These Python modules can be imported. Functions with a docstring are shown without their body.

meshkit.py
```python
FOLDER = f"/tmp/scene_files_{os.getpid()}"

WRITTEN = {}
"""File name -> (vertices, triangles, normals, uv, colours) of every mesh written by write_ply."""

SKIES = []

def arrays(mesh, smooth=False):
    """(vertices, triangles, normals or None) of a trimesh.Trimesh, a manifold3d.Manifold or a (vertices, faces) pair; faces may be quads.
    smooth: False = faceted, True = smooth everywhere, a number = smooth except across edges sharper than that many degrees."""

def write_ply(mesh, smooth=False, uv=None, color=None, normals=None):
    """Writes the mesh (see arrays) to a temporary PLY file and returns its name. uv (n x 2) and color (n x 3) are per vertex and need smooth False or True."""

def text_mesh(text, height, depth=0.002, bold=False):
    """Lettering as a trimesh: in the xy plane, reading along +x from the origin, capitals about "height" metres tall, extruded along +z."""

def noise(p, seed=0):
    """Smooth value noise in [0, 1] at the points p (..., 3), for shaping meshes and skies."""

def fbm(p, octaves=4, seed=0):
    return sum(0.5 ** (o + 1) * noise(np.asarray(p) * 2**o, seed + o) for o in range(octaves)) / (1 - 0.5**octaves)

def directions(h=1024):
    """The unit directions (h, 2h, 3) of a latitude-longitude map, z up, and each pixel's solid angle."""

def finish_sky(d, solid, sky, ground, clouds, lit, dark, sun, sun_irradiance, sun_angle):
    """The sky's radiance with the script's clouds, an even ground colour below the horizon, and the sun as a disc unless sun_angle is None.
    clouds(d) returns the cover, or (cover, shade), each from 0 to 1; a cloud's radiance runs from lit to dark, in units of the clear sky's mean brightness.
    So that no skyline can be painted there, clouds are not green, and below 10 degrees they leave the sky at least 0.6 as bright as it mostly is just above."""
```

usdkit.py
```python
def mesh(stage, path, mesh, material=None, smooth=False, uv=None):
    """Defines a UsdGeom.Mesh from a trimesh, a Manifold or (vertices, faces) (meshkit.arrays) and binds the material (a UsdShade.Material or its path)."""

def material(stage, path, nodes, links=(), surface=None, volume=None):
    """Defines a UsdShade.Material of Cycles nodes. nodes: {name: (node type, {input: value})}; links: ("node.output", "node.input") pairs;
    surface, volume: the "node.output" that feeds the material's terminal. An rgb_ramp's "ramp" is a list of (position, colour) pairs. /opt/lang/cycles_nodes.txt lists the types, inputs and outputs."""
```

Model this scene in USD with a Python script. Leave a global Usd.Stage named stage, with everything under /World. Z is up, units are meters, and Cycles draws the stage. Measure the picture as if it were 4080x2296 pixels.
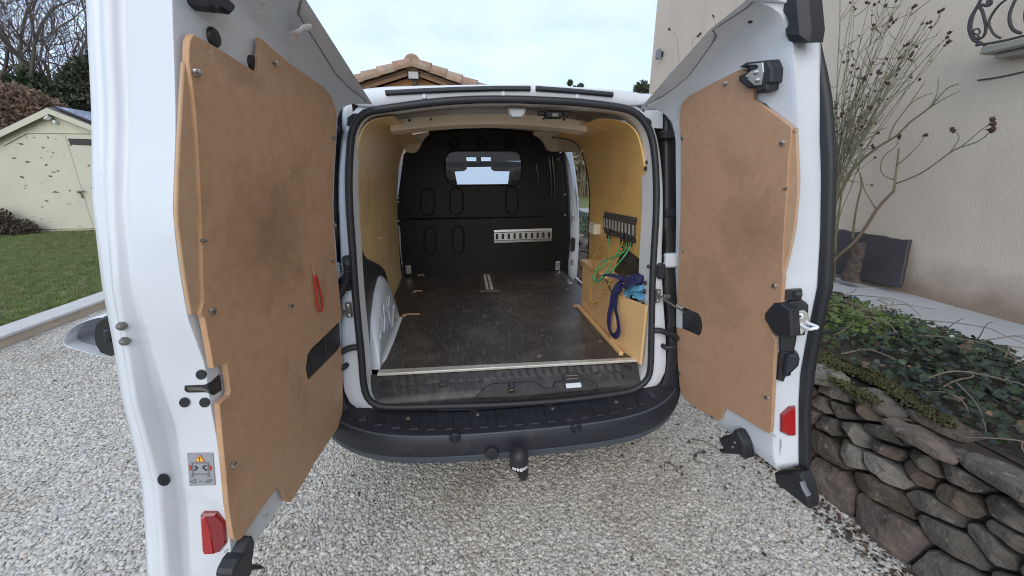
import math, random
import numpy as np, trimesh, usdkit, meshkit
from pxr import Usd, UsdGeom, UsdLux, UsdShade, Gf, Sdf, Vt
from shapely.geometry import Polygon, box as sbox, Point, MultiPolygon, LineString
from shapely import affinity
from shapely.ops import unary_union

stage = Usd.Stage.CreateInMemory()
UsdGeom.SetStageUpAxis(stage, UsdGeom.Tokens.z)
UsdGeom.SetStageMetersPerUnit(stage, 1.0)
UsdGeom.Xform.Define(stage, '/World'); UsdGeom.Scope.Define(stage, '/World/Looks')
rng = np.random.default_rng(7); random.seed(7)

# ------------------------------------------------------------------ camera, sky, sun
CAM = np.array([-.2, -1.52, 1.39]); YAW, PITCH, FPX = math.radians(7.7), math.radians(16.75), 1552.0
FW = np.array([math.sin(YAW)*math.cos(PITCH), math.cos(YAW)*math.cos(PITCH), -math.sin(PITCH)])
RT = np.array([math.cos(YAW), -math.sin(YAW), 0.0]); UP = np.cross(RT, FW)
cam = UsdGeom.Camera.Define(stage, '/World/camera')
cam.AddTransformOp().Set(Gf.Matrix4d(*RT, 0, *UP, 0, *(-FW), 0, *CAM, 1))
cam.CreateHorizontalApertureAttr(36.0); cam.CreateVerticalApertureAttr(20.25)
cam.CreateFocalLengthAttr(36.0*FPX/4080); cam.CreateClippingRangeAttr(Gf.Vec2f(.02, 2000))
EXPOSURE = 0.88
cam.CreateExposureAttr(EXPOSURE)

SUN_DIR = np.array([-.30, -1.0, .62]); SUN_DIR /= np.linalg.norm(SUN_DIR)
SUN_EL, SUN_ROT = math.asin(SUN_DIR[2]), math.atan2(SUN_DIR[0], SUN_DIR[1])
sun = UsdLux.DistantLight.Define(stage, '/World/sun')
sun.CreateIntensityAttr(.21); sun.CreateAngleAttr(60.0); sun.CreateNormalizeAttr(True); sun.CreateColorAttr(Gf.Vec3f(1, .93, .83))
_z = SUN_DIR; _x = np.cross([0, 0, 1], _z); _x /= np.linalg.norm(_x); _y = np.cross(_z, _x)
sun.AddTransformOp().Set(Gf.Matrix4d(*_x, 0, *_y, 0, *_z, 0, 0, 0, 20, 1))
dome = UsdLux.DomeLight.Define(stage, '/World/sky')
skymat = usdkit.material(stage, '/World/Looks/sky_clouds', {
    'sky': ('sky_texture', {'sky_type': 'single_scattering', 'sun_disc': False, 'sun_elevation': SUN_EL, 'sun_rotation': SUN_ROT, 'air_density': 1.0, 'aerosol_density': 1.5}),
    'tc': ('texture_coordinate', {}), 'mp': ('mapping', {'scale': (1, 1, 2.6)}),
    'n': ('noise_texture', {'scale': 2.6, 'detail': 6.0, 'roughness': .58}),
    'r': ('rgb_ramp', {'ramp': [(.30, (.72, .72, .72)), (.50, (.84, .84, .84)), (.72, (.97, .97, .97))]}),
    'sh': ('noise_texture', {'scale': 5.5, 'detail': 5.0, 'roughness': .6}),
    'cl': ('rgb_ramp', {'ramp': [(.35, (5.1, 6.4, 8.6)), (.65, (6.2, 7.4, 9.3))]}),
    'mx': ('mix_color', {'blend_type': 'mix', 'use_clamp': True}),
    'bg': ('background_shader', {'strength': .085})},
    [('tc.generated', 'mp.vector'), ('mp.vector', 'n.vector'), ('mp.vector', 'sh.vector'), ('n.fac', 'r.fac'), ('sh.fac', 'cl.fac'), ('r.color', 'mx.fac'),
     ('sky.color', 'mx.a'), ('cl.color', 'mx.b'), ('mx.result', 'bg.color')], surface='bg.background')
UsdShade.MaterialBindingAPI.Apply(dome.GetPrim()).Bind(skymat)
def keys(p, **k):
    for a, b in k.items():
        if b: p.SetCustomDataByKey(a, b)
keys(dome.GetPrim(), kind='structure', label='pale blue sky with thin cloud over the drive', category='sky')

# ------------------------------------------------------------------ helpers
LOC = {}
def numbered(parent, name):
    p, k = f'{parent}/{name}', 0
    while stage.GetPrimAtPath(p): k += 1; p = f'{parent}/{name}_{k:03d}'
    return p
def thing(name, label, cat, loc=(0, 0, 0), group=None, kind=None):
    p = numbered('/World', name); x = UsdGeom.Xform.Define(stage, p); x.AddTranslateOp().Set(Gf.Vec3d(*map(float, loc)))
    keys(x.GetPrim(), label=label, category=cat, group=group, kind=kind); LOC[p] = np.array(loc, float); return p
def tri(m):
    if isinstance(m, (list,)): m = trimesh.util.concatenate([tri(x) for x in m])
    if isinstance(m, tuple):
        v, f = np.asarray(m[0], float), np.asarray(m[1], int)
        if f.shape[1] == 4: f = np.vstack([f[:, [0, 1, 2]], f[:, [0, 2, 3]]])
        m = trimesh.Trimesh(v, f, process=False)
    return m
def part(parent, name, m, mat, label=None, smooth=False, kind=None):
    m = tri(m).copy(); m.vertices = np.asarray(m.vertices) - LOC[parent]
    p = numbered(parent, name); pr = usdkit.mesh(stage, p, m, mat, smooth=smooth).GetPrim()
    LOC[p] = LOC[parent]; keys(pr, label=label, kind=kind); return p
def single(name, m, mat, label, cat, smooth=False, group=None, kind=None):
    p = numbered('/World', name); pr = usdkit.mesh(stage, p, tri(m), mat, smooth=smooth).GetPrim()
    LOC[p] = np.zeros(3); keys(pr, label=label, category=cat, group=group, kind=kind); return p
def ray(u, v): return RT*((u-2040)/FPX) - UP*((v-1148)/FPX) + FW
def hit(u, v, n, k):
    d, n = ray(u, v), np.asarray(n, float); return CAM + d*(k - n@CAM)/(n@d)
def atX(u, v, x): return hit(u, v, (1, 0, 0), x)
def atY(u, v, y): return hit(u, v, (0, 1, 0), y)
def atZ(u, v, z): return hit(u, v, (0, 0, 1), z)
class Frame:
    def __init__(s, o, ex, ey, ez): s.o, s.m = np.array(o, float), np.array([ex, ey, ez], float)
    def w(s, q): return s.o + np.asarray(q, float) @ s.m
    def px(s, u, v, n=0.0):
        q = hit(u, v, s.m[2], s.m[2]@s.o + n) - s.o; return np.array([q@s.m[0], q@s.m[1]])
    def poly(s, pts, n=0.0): return [s.px(u, v, n) for u, v in pts]
def ext(fr, pts, n0, n1, holes=()):
    """Closed slab over the polygon pts (2-D, frame coordinates), from n0 to n1."""
    pg = pts if isinstance(pts, (Polygon, MultiPolygon)) else Polygon(pts, holes)
    if not pg.is_valid: pg = pg.buffer(0)
    out = []
    for g in getattr(pg, 'geoms', [pg]):
        m = trimesh.creation.extrude_polygon(g, 1.0, engine='earcut'); v = np.array(m.vertices); v[:, 2] = n0 + v[:, 2]*(n1-n0)
        f = m.faces if np.linalg.det(fr.m)*(n1-n0) > 0 else m.faces[:, ::-1]
        out.append(trimesh.Trimesh(fr.w(v), f, process=False))
    return trimesh.util.concatenate(out)
def slab(fr, pts, n0, n1, c=.003):
    """As ext, with a chamfered upper rim."""
    pg = Polygon(pts) if not isinstance(pts, Polygon) else pts
    if not pg.is_valid: pg = pg.buffer(0)
    a = np.array(pg.exterior.coords)[:-1]
    if Polygon(a).exterior.is_ccw is False: a = a[::-1]
    e = np.roll(a, -1, 0)-a; e /= np.linalg.norm(e, axis=1, keepdims=True)+1e-12
    nr = np.stack([-e[:, 1], e[:, 0]], 1); b = nr+np.roll(nr, 1, 0); b /= (np.sum(b*nr, 1, keepdims=True)+1e-9)
    b = np.clip(b, -2, 2); ins = a + b*c; sg = 1 if n1 > n0 else -1
    top = trimesh.creation.triangulate_polygon(Polygon(a), engine='earcut')[1]; tv = trimesh.creation.triangulate_polygon(Polygon(a), engine='earcut')[0]
    from scipy.spatial import cKDTree
    idx = cKDTree(a).query(tv)[1]; top = idx[top]; N = len(a)
    V = np.vstack([np.c_[a, np.full(N, n0)], np.c_[a, np.full(N, n1-sg*c)], np.c_[ins, np.full(N, n1)]])
    F = []
    for L in (0, 1):
        for i in range(N):
            j = (i+1) % N; F += [[L*N+i, L*N+j, (L+1)*N+j], [L*N+i, (L+1)*N+j, (L+1)*N+i]]
    F = np.vstack([np.array(F), top+2*N, top[:, ::-1]])
    if np.linalg.det(fr.m)*sg < 0: F = F[:, ::-1]
    return trimesh.Trimesh(fr.w(V), F, process=False)
def grid(P, wrapu=False, wrapv=False):
    """P: (rows, cols, 3) points -> mesh."""
    P = np.asarray(P, float); R, C = P.shape[:2]; i = np.arange(R if wrapv else R-1); j = np.arange(C if wrapu else C-1)
    I, J = np.meshgrid(i, j, indexing='ij'); I2, J2 = (I+1) % R, (J+1) % C
    q = np.stack([I*C+J, I*C+J2, I2*C+J2, I2*C+J], -1).reshape(-1, 4)
    return trimesh.Trimesh(P.reshape(-1, 3), np.vstack([q[:, [0, 1, 2]], q[:, [0, 2, 3]]]), process=False)
def sheet(P, d):
    """A grid with thickness: d is one offset vector."""
    P = np.asarray(P, float); Q = P+np.asarray(d, float); R, C = P.shape[:2]
    a, b = grid(P), grid(Q); b.invert()
    ring = [(0, j) for j in range(C)] + [(i, C-1) for i in range(1, R)] + [(R-1, j) for j in range(C-2, -1, -1)] + [(i, 0) for i in range(R-2, 0, -1)]
    r = np.array([x*C+y for x, y in ring]); n = R*C; k = np.roll(r, -1)
    V = np.vstack([P.reshape(-1, 3), Q.reshape(-1, 3)]); S = np.vstack([np.stack([r, r+n, k+n], 1), np.stack([r, k+n, k], 1)])
    return trimesh.Trimesh(V, np.vstack([a.faces, b.faces+n, S]), process=False)
def smoothpath(p, n, closed=False):
    from scipy.interpolate import CubicSpline
    p = np.asarray(p, float)
    if closed: p = np.vstack([p, p[:1]])
    t = np.r_[0, np.cumsum(np.linalg.norm(np.diff(p, axis=0), axis=1)**.5)]
    return CubicSpline(t, p, bc_type='periodic' if closed else 'natural')(np.linspace(0, t[-1], n, endpoint=not closed))
def resample(p, n, closed=False):
    p = np.asarray(p, float)
    if closed: p = np.vstack([p, p[:1]])
    t = np.r_[0, np.cumsum(np.linalg.norm(np.diff(p, axis=0), axis=1))]; x = np.linspace(0, t[-1], n, endpoint=not closed)
    return np.stack([np.interp(x, t, p[:, k]) for k in range(p.shape[1])], 1)
def tube(p, r, sides=8, closed=False, flat=None, up=None):
    """Tube along p; flat=(w, h, normal) makes a strap of that section."""
    p = np.asarray(p, float); r = np.broadcast_to(np.asarray(r, float), (len(p),))
    t = (np.roll(p, -1, 0)-np.roll(p, 1, 0)) if closed else np.gradient(p, axis=0)
    t = t/(np.linalg.norm(t, axis=1, keepdims=True)+1e-12)
    a = np.zeros_like(p); ref = np.array([0, 0, 1.]) if up is None else np.asarray(up, float)
    if up is None and abs(t[0]@ref) > .9: ref = np.array([1., 0, 0])
    cur = ref
    for i in range(len(p)):
        x = (ref if up is not None else cur) - t[i]*(t[i]@(ref if up is not None else cur))
        if np.linalg.norm(x) < 1e-3: x = a[i-1] if i else np.array([1., 0, 0])
        a[i] = x/np.linalg.norm(x); cur = a[i]
    b = np.cross(t, a); an = np.arange(sides)*2*np.pi/sides + np.pi/sides
    w, h = (1, 1) if flat is None else flat
    P = p[:, None] + r[:, None, None]*(w*np.cos(an)[None, :, None]*b[:, None] + h*np.sin(an)[None, :, None]*a[:, None])
    m = grid(P, wrapu=True, wrapv=closed)
    if closed: return m
    n = len(p)*sides; c0, c1 = len(m.vertices), len(m.vertices)+1
    V = np.vstack([m.vertices, p[0], p[-1]]); k = np.arange(sides); k2 = (k+1) % sides
    F = np.vstack([m.faces, np.stack([np.full(sides, c0), k2, k], 1), np.stack([np.full(sides, c1), n-sides+k, n-sides+k2], 1)])
    return trimesh.Trimesh(V, F, process=False)
def box(c, s, fr=None, ch=0.0):
    """Box with centre c and size s (in frame fr), edges chamfered by ch."""
    s = np.asarray(s, float)/2
    if ch <= 0:
        m = trimesh.creation.box(2*s); v = np.array(m.vertices)
        f = m.faces
    else:
        pts = []
        for sx in (-1, 1):
            for sy in (-1, 1):
                for sz in (-1, 1):
                    q = np.array([sx, sy, sz])
                    for k in range(3):
                        e = s-ch; e[k] = s[k]; pts.append(q*e)
        h = trimesh.convex.convex_hull(np.array(pts)); v, f = np.array(h.vertices), h.faces
    v = v+np.asarray(c, float)
    if fr is not None:
        v = fr.w(v)
        if np.linalg.det(fr.m) < 0: f = f[:, ::-1]
    return trimesh.Trimesh(v, f, process=False)
WORLD = Frame((0, 0, 0), (1, 0, 0), (0, 1, 0), (0, 0, 1))
def disc(fr, c, r, n0, n1, sides=20, dome=.4):
    """Round button at (s, t)=c with radius r (or (rx, ry)), from n0 to n1, rim rounded."""
    rx, ry = (r, r) if np.ndim(r) == 0 else r; an = np.arange(sides)*2*np.pi/sides; rows = []
    for k, h in ((1, n0), (1, n0+(n1-n0)*.55), (.86, n0+(n1-n0)*.9), (dome, n1), (0.001, n1)):
        rows.append(fr.w(np.stack([c[0]+k*rx*np.cos(an), c[1]+k*ry*np.sin(an), np.full(sides, h)], 1)))
    m = grid(rows, wrapu=True)
    if np.linalg.det(fr.m)*(n1-n0) < 0: m.invert()
    return m
def lathe(fr, c, prof, sides=24):
    an = np.arange(sides)*2*np.pi/sides
    return grid([fr.w(np.stack([c[0]+max(r, 1e-4)*np.cos(an), c[1]+max(r, 1e-4)*np.sin(an), np.full(sides, h)], 1)) for r, h in prof], wrapu=True)
def rrect(x0, y0, x1, y1, r, k=5): return list(sbox(x0+r, y0+r, x1-r, y1-r).buffer(r, quad_segs=k).exterior.coords)[:-1]
def instancer(name, protos, pos, idx, quat, scale, label, cat, parent='/World'):
    p = numbered(parent, name); pi = UsdGeom.PointInstancer.Define(stage, p); rel = pi.CreatePrototypesRel()
    for k, (m, mat) in enumerate(protos):
        q = f'{p}/prototypes/{name}_shape_{k:03d}' if k else f'{p}/prototypes/{name}_shape'
        UsdGeom.Scope.Define(stage, f'{p}/prototypes'); usdkit.mesh(stage, q, m, mat, smooth=50); rel.AddTarget(q)
    pi.CreatePositionsAttr(Vt.Vec3fArray.FromNumpy(np.asarray(pos, np.float32))); pi.CreateProtoIndicesAttr(Vt.IntArray.FromNumpy(np.asarray(idx, np.int32)))
    q = np.asarray(quat, float); pi.CreateOrientationsAttr(Vt.QuathArray([Gf.Quath(float(a[0]), float(a[1]), float(a[2]), float(a[3])) for a in q]))
    s = np.asarray(scale, np.float32); s = np.repeat(s[:, None], 3, 1) if s.ndim == 1 else s
    pi.CreateScalesAttr(Vt.Vec3fArray.FromNumpy(np.ascontiguousarray(s)))
    keys(pi.GetPrim(), label=label, category=cat, kind='stuff'); return p

# ------------------------------------------------------------------ materials
def mat(name, color, rough=.5, var=.15, scale=8.0, bump=0.0, bscale=60.0, metal=0.0, coat=0.0, spec=.5, edge=0.0, dirt=None, stretch=(1, 1, 1), bdist=.002, extra=None, trans=0.0, randv=0.0):
    """Principled surface whose colour wanders by noise; dirt=(colour, scale, low, high) lays worn patches over it."""
    c = np.array(color, float)
    N = {'geo': ('geometry', {}), 'mp': ('mapping', {'scale': stretch}), 'n': ('noise_texture', {'scale': scale, 'detail': 6.0, 'roughness': .6}),
         'r': ('rgb_ramp', {'ramp': [(.25, tuple(np.clip(c*(1-var), 0, 1))), (.75, tuple(np.clip(c*(1+var), 0, 1)))]}),
         'p': ('principled_bsdf', {'roughness': rough, 'metallic': metal, 'coat_weight': coat, 'coat_roughness': .12, 'specular_ior_level': spec})}
    Lk = [('geo.position', 'mp.vector'), ('mp.vector', 'n.vector'), ('n.fac', 'r.fac')]; col = 'r.color'
    if dirt:
        dl = dirt if isinstance(dirt, list) else [dirt]
        for k, (dc, ds, lo, hi) in enumerate(dl):
            N[f'dn{k}'] = ('noise_texture', {'scale': ds, 'detail': 7.0, 'roughness': .62, 'distortion': .4})
            N[f'dr{k}'] = ('rgb_ramp', {'ramp': [(lo, (0, 0, 0)), (hi, (1, 1, 1))]}); N[f'dm{k}'] = ('mix_color', {'b': tuple(dc)})
            N[f'dv{k}'] = ('mapping', {'location': (3.1*k+1, 5.7*k, 2.3*k), 'scale': stretch})
            Lk += [('geo.position', f'dv{k}.vector'), (f'dv{k}.vector', f'dn{k}.vector'), (f'dn{k}.fac', f'dr{k}.fac'), (f'dr{k}.color', f'dm{k}.fac'), (col, f'dm{k}.a')]; col = f'dm{k}.result'
    if randv:
        N['oi'] = ('object_info', {}); N['rr'] = ('rgb_ramp', {'ramp': [(0, (1-randv,)*3), (1, (1+randv,)*3)]}); N['rm'] = ('mix_color', {'blend_type': 'multiply', 'fac': 1.0, 'use_clamp_result': False})
        Lk += [('oi.random', 'rr.fac'), (col, 'rm.a'), ('rr.color', 'rm.b')]; col = 'rm.result'
    if extra: col = extra(N, Lk, col)
    Lk.append((col, 'p.base_color')); nrm = None
    if edge: N['bv'] = ('bevel', {'radius': edge, 'samples': 4}); nrm = 'bv.bevel'
    if bump:
        N['bn'] = ('noise_texture', {'scale': bscale, 'detail': 5.0, 'roughness': .6}); N['bp'] = ('bump', {'strength': bump, 'distance': bdist})
        Lk += [('mp.vector', 'bn.vector'), ('bn.fac', 'bp.height')]
        if nrm: Lk.append((nrm, 'bp.normal'))
        nrm = 'bp.normal'
    if nrm: Lk.append((nrm, 'p.normal'))
    surf = 'p.BSDF'
    if trans:
        N['tl'] = ('translucent_bsdf', {}); N['mc'] = ('mix_closure', {'fac': trans}); Lk += [(col, 'tl.color'), ('p.BSDF', 'mc.closure1'), ('tl.BSDF', 'mc.closure2')]; surf = 'mc.closure'
    return usdkit.material(stage, '/World/Looks/'+name, N, Lk, surface=surf)

M = {}
M['white'] = mat('white_paint', (.64, .67, .705), .30, .02, 3, coat=.6, edge=.004, dirt=[((.50, .51, .52), 5, .60, .85), ((.40, .39, .37), 90, .74, .80)])
M['jamb'] = mat('primer_white', (.78, .78, .76), .45, .05, 6, edge=.004, dirt=((.45, .42, .37), 9, .60, .80))
M['beige'] = mat('beige_primer', (.76, .64, .49), .5, .06, 8, edge=.003)
def stain(cx, cy, cz, rad, col, pw):
    def f(N, Lk, c):
        N['sd'] = ('vector_math', {'math_type': 'distance', 'vector2': (cx, cy, cz)}); N['sn'] = ('noise_texture', {'scale': 14.0, 'detail': 7.0, 'roughness': .7})
        N['sm'] = ('math', {'math_type': 'multiply_add', 'value2': rad*1.3}); N['sa'] = ('math', {'math_type': 'subtract'})
        N['sr'] = ('map_range', {'from_min': -.02, 'from_max': rad*1.1, 'to_min': 0, 'to_max': pw, 'clamp': True}); N['sx'] = ('mix_color', {'b': col})
        Lk += [('geo.position', 'sd.vector1'), ('geo.position', 'sn.vector'), ('sn.fac', 'sm.value1'), ('sm.value', 'sa.value1'), ('sd.value', 'sa.value2'), ('sa.value', 'sr.value'), ('sr.result', 'sx.fac'), (c, 'sx.a')]
        N['sm'][1]['value3'] = rad*.15
        return 'sx.result'
    return f
STL, STR = (-.690, -.480, 1.235), (.722, -.40, 1.20)
M['mdf_left'] = mat('door_board_left', (.50, .297, .170), .55, .10, 45, edge=.001, dirt=[((.33, .185, .095), 6, .54, .80), ((.55, .385, .25), 24, .65, .74), ((.27, .15, .08), 60, .66, .76), ((.60, .44, .30), 130, .66, .74)], bump=.25, bscale=220, extra=stain(*STL, .24, (.20, .10, .045), .85))
M['mdf_right'] = mat('door_board_right', (.455, .272, .163), .55, .09, 45, edge=.001, dirt=[((.34, .20, .115), 5, .52, .8), ((.22, .12, .06), 36, .70, .76), ((.55, .39, .26), 110, .66, .76)], bump=.25, bscale=220, extra=stain(*STR, .17, (.22, .12, .065), .7))
M['mdf_edge'] = mat('raw_board_edge', (.50, .325, .195), .7, .08, 30, edge=.002)
M['mdf_in'] = mat('varnished_side_board', (.90, .635, .305), .42, .06, 7, coat=.15, edge=.002, dirt=[((.66, .43, .19), 5, .52, .8), ((.60, .38, .17), 40, .70, .78)], bump=.03, bscale=250)
M['mdf_inr'] = mat('varnished_board_right', (.90, .56, .19), .42, .06, 7, coat=.15, edge=.002, dirt=[((.66, .38, .12), 5, .52, .8), ((.55, .32, .11), 40, .70, .78)], bump=.05, bscale=250)
M['mdf_box'] = mat('box_board', (.70, .44, .205), .5, .07, 9, edge=.002, dirt=((.40, .23, .10), 8, .58, .8))
M['rubber'] = mat('black_rubber', (.018, .019, .022), .5, .1, 20, edge=.002)
M['plastic'] = mat('black_plastic', (.016, .016, .017), .42, .1, 20, edge=.002, bump=.08, bscale=400)
M['bumper'] = mat('bumper_plastic', (.017, .019, .025), .46, .12, 10, edge=.004, bump=.12, bscale=350, dirt=[((.045, .043, .041), 12, .56, .85), ((.09, .085, .08), 50, .72, .80)])
M['bead'] = mat('bulkhead_bead', (.012, .010, .009), .16, .1, 6, spec=.9)
M['lip'] = mat('bumper_lip_plastic', (.062, .072, .088), .5, .08, 8, edge=.004, bump=.1, bscale=350)
M['sill'] = mat('sill_plastic', (.026, .024, .023), .42, .15, 14, edge=.002, bump=.12, bscale=300, dirt=[((.085, .074, .064), 22, .52, .78), ((.17, .155, .14), 70, .68, .78)], stretch=(1, .6, 1))
M['bulk'] = mat('bulkhead_black', (.010, .0082, .007), .42, .1, 6, spec=.28, edge=.003, bump=.12, bscale=450)
M['steel'] = mat('zinc_steel', (.62, .60, .56), .32, .1, 20, metal=1.0, edge=.001)
M['darksteel'] = mat('dark_steel', (.20, .185, .165), .45, .2, 30, metal=.8, edge=.001)
M['satin'] = mat('satin_silver', (.80, .82, .85), .30, .03, 5, metal=.35, coat=.5)
M['alu'] = mat('worn_aluminium', (.72, .68, .60), .42, .12, 25, metal=.6, dirt=((.42, .38, .32), 30, .58, .74))
M['red'] = mat('red_lens', (.36, .006, .008), .18, .06, 40, coat=1.0)
M['red2'] = mat('red_lens_dark', (.20, .004, .008), .18, .06, 40, coat=1.0)
M['cream'] = mat('cream_plastic', (.78, .73, .60), .4, .04, 10, edge=.003)
M['sticker'] = mat('grey_sticker', (.30, .31, .33), .4, .03, 10)
M['yellowprint'] = mat('yellow_print', (.75, .50, .04), .4, .03, 10)
M['blackprint'] = mat('black_print', (.02, .02, .02), .5, .03, 10)
M['redprint'] = mat('red_print', (.55, .04, .03), .5, .03, 10)
M['greyprint'] = mat('grey_print', (.17, .17, .18), .5, .03, 10)
M['whiteprint'] = mat('white_print', (.8, .8, .8), .5, .02, 10)
M['redcord'] = mat('red_cord', (.50, .035, .02), .5, .1, 40)
M['greencord'] = mat('green_cord', (.05, .34, .13), .6, .15, 120)
M['bluestrap'] = mat('navy_webbing', (.020, .021, .085), .75, .15, 60, bump=.3, bscale=900)
M['cyanstrap'] = mat('light_blue_webbing', (.10, .32, .50), .7, .15, 60, bump=.3, bscale=900)
def floorx(N, Lk, c):
    N['fm'] = ('mapping', {'scale': (1, .12, 1)}); N['fn'] = ('noise_texture', {'scale': 90.0, 'detail': 3.0}); N['fr'] = ('rgb_ramp', {'ramp': [(.54, (0, 0, 0)), (.70, (.55, .55, .55))]}); N['fx'] = ('mix_color', {'b': (.16, .13, .105)})
    Lk += [('geo.position', 'fm.vector'), ('fm.vector', 'fn.vector'), ('fn.fac', 'fr.fac'), ('fr.color', 'fx.fac'), (c, 'fx.a')]; return 'fx.result'
M['floor'] = mat('phenolic_floor', (.048, .041, .036), .42, .15, 9, bump=.15, bscale=260, spec=.5, dirt=[((.125, .105, .09), 6, .49, .8), ((.30, .265, .235), 19, .64, .74)], extra=floorx)
M['cabdark'] = mat('cab_trim', (.03, .028, .027), .7, .1, 10)
M['seat'] = mat('seat_fabric', (.045, .025, .018), .9, .2, 60)
M['visor'] = mat('visor_grey', (.115, .10, .088), .8, .05, 10)
usdkit.material(stage, '/World/Looks/misted_glass', {'t': ('translucent_bsdf', {'color': (.88, .92, .95)}), 'g': ('transparent_bsdf', {'color': (.9, .94, .95)}), 'm': ('mix_closure', {'fac': .22})}, [('t.BSDF', 'm.closure1'), ('g.BSDF', 'm.closure2')], surface='m.closure')
M['mist'] = UsdShade.Material.Get(stage, '/World/Looks/misted_glass')
usdkit.material(stage, '/World/Looks/window_glass', {'t': ('transparent_bsdf', {'color': (.93, .95, .95)}), 'g': ('glossy_bsdf', {'color': (1, 1, 1), 'roughness': .02}), 'f': ('fresnel', {'IOR': 1.18}), 'm': ('mix_closure', {})}, [('f.fac', 'm.fac'), ('t.BSDF', 'm.closure1'), ('g.BSDF', 'm.closure2')], surface='m.closure')
M['glass'] = UsdShade.Material.Get(stage, '/World/Looks/window_glass')

# ------------------------------------------------------------------ ground
def gravelx(N, Lk, c):
    N['gm'] = ('mapping', {'scale': (1, 1, 0)})
    N['gv'] = ('voronoi_texture', {'scale': 75.0, 'feature': 'f1', 'randomness': 1.0}); N['gr'] = ('separate_color', {}); N['gp'] = ('rgb_ramp', {'ramp': [(0, (.40, .38, .355)), (.3, (.62, .59, .55)), (.65, (.78, .755, .71)), (1, (.92, .89, .84))]})
    N['ge'] = ('voronoi_texture', {'scale': 75.0, 'feature': 'distance_to_edge'}); N['gd'] = ('rgb_ramp', {'ramp': [(0, (.22, .21, .20)), (.14, (1, 1, 1))]}); N['gx'] = ('mix_color', {'blend_type': 'multiply', 'fac': 1.0}); N['gy'] = ('mix_color', {'blend_type': 'multiply', 'fac': 1.0})
    Lk += [('geo.position', 'gm.vector'), ('gm.vector', 'gv.vector'), ('gm.vector', 'ge.vector'), ('gv.color', 'gr.color'), ('gr.r', 'gp.fac'), ('ge.distance', 'gd.fac'), ('gp.color', 'gx.a'), ('gd.color', 'gx.b'), ('gx.result', 'gy.a'), (c, 'gy.b')]
    return 'gy.result'
M['gravel'] = mat('gravel_bed', (.84, .80, .735), .85, .14, 1.6, bump=.6, bscale=60, bdist=.01, dirt=((.42, .37, .30), 3, .60, .82), extra=gravelx)
M['peb0'] = mat('pebble_pale', (.56, .522, .462), .8, .12, 90, randv=.16, dirt=((.36, .30, .23), 1.9, .56, .80))
M['peb1'] = mat('pebble_grey', (.385, .36, .325), .8, .14, 90, randv=.2, dirt=((.25, .21, .16), 1.9, .56, .80))
M['peb2'] = mat('pebble_warm', (.46, .405, .335), .8, .14, 90, randv=.2, dirt=((.28, .23, .17), 1.9, .56, .80))
M['earth'] = mat('dark_earth', (.055, .042, .032), .95, .3, 20, bump=.6, bscale=50, bdist=.02)
M['soil'] = mat('meadow_ground', (.07, .085, .035), .95, .3, 3, bump=.5, bscale=30, bdist=.02)
def sq(x0, y0, x1, y1, z, n=2):
    return grid([[(x, y, z) for x in np.linspace(x0, x1, n)] for y in np.linspace(y0, y1, n)])
single('ground', sq(-160, -60, 160, 260, -.03), M['soil'], 'far meadow ground running out to the horizon', 'ground', kind='structure')
single('gravel_drive', sq(-3.95, -9, 1.40, 9.5, 0.0, 30), M['gravel'], 'pale gravel drive under the van', 'gravel', kind='structure')
def rquat(n, tilt=math.pi):
    q = rng.normal(size=(n, 4)); 
    return q/np.linalg.norm(q, axis=1, keepdims=True)
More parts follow.
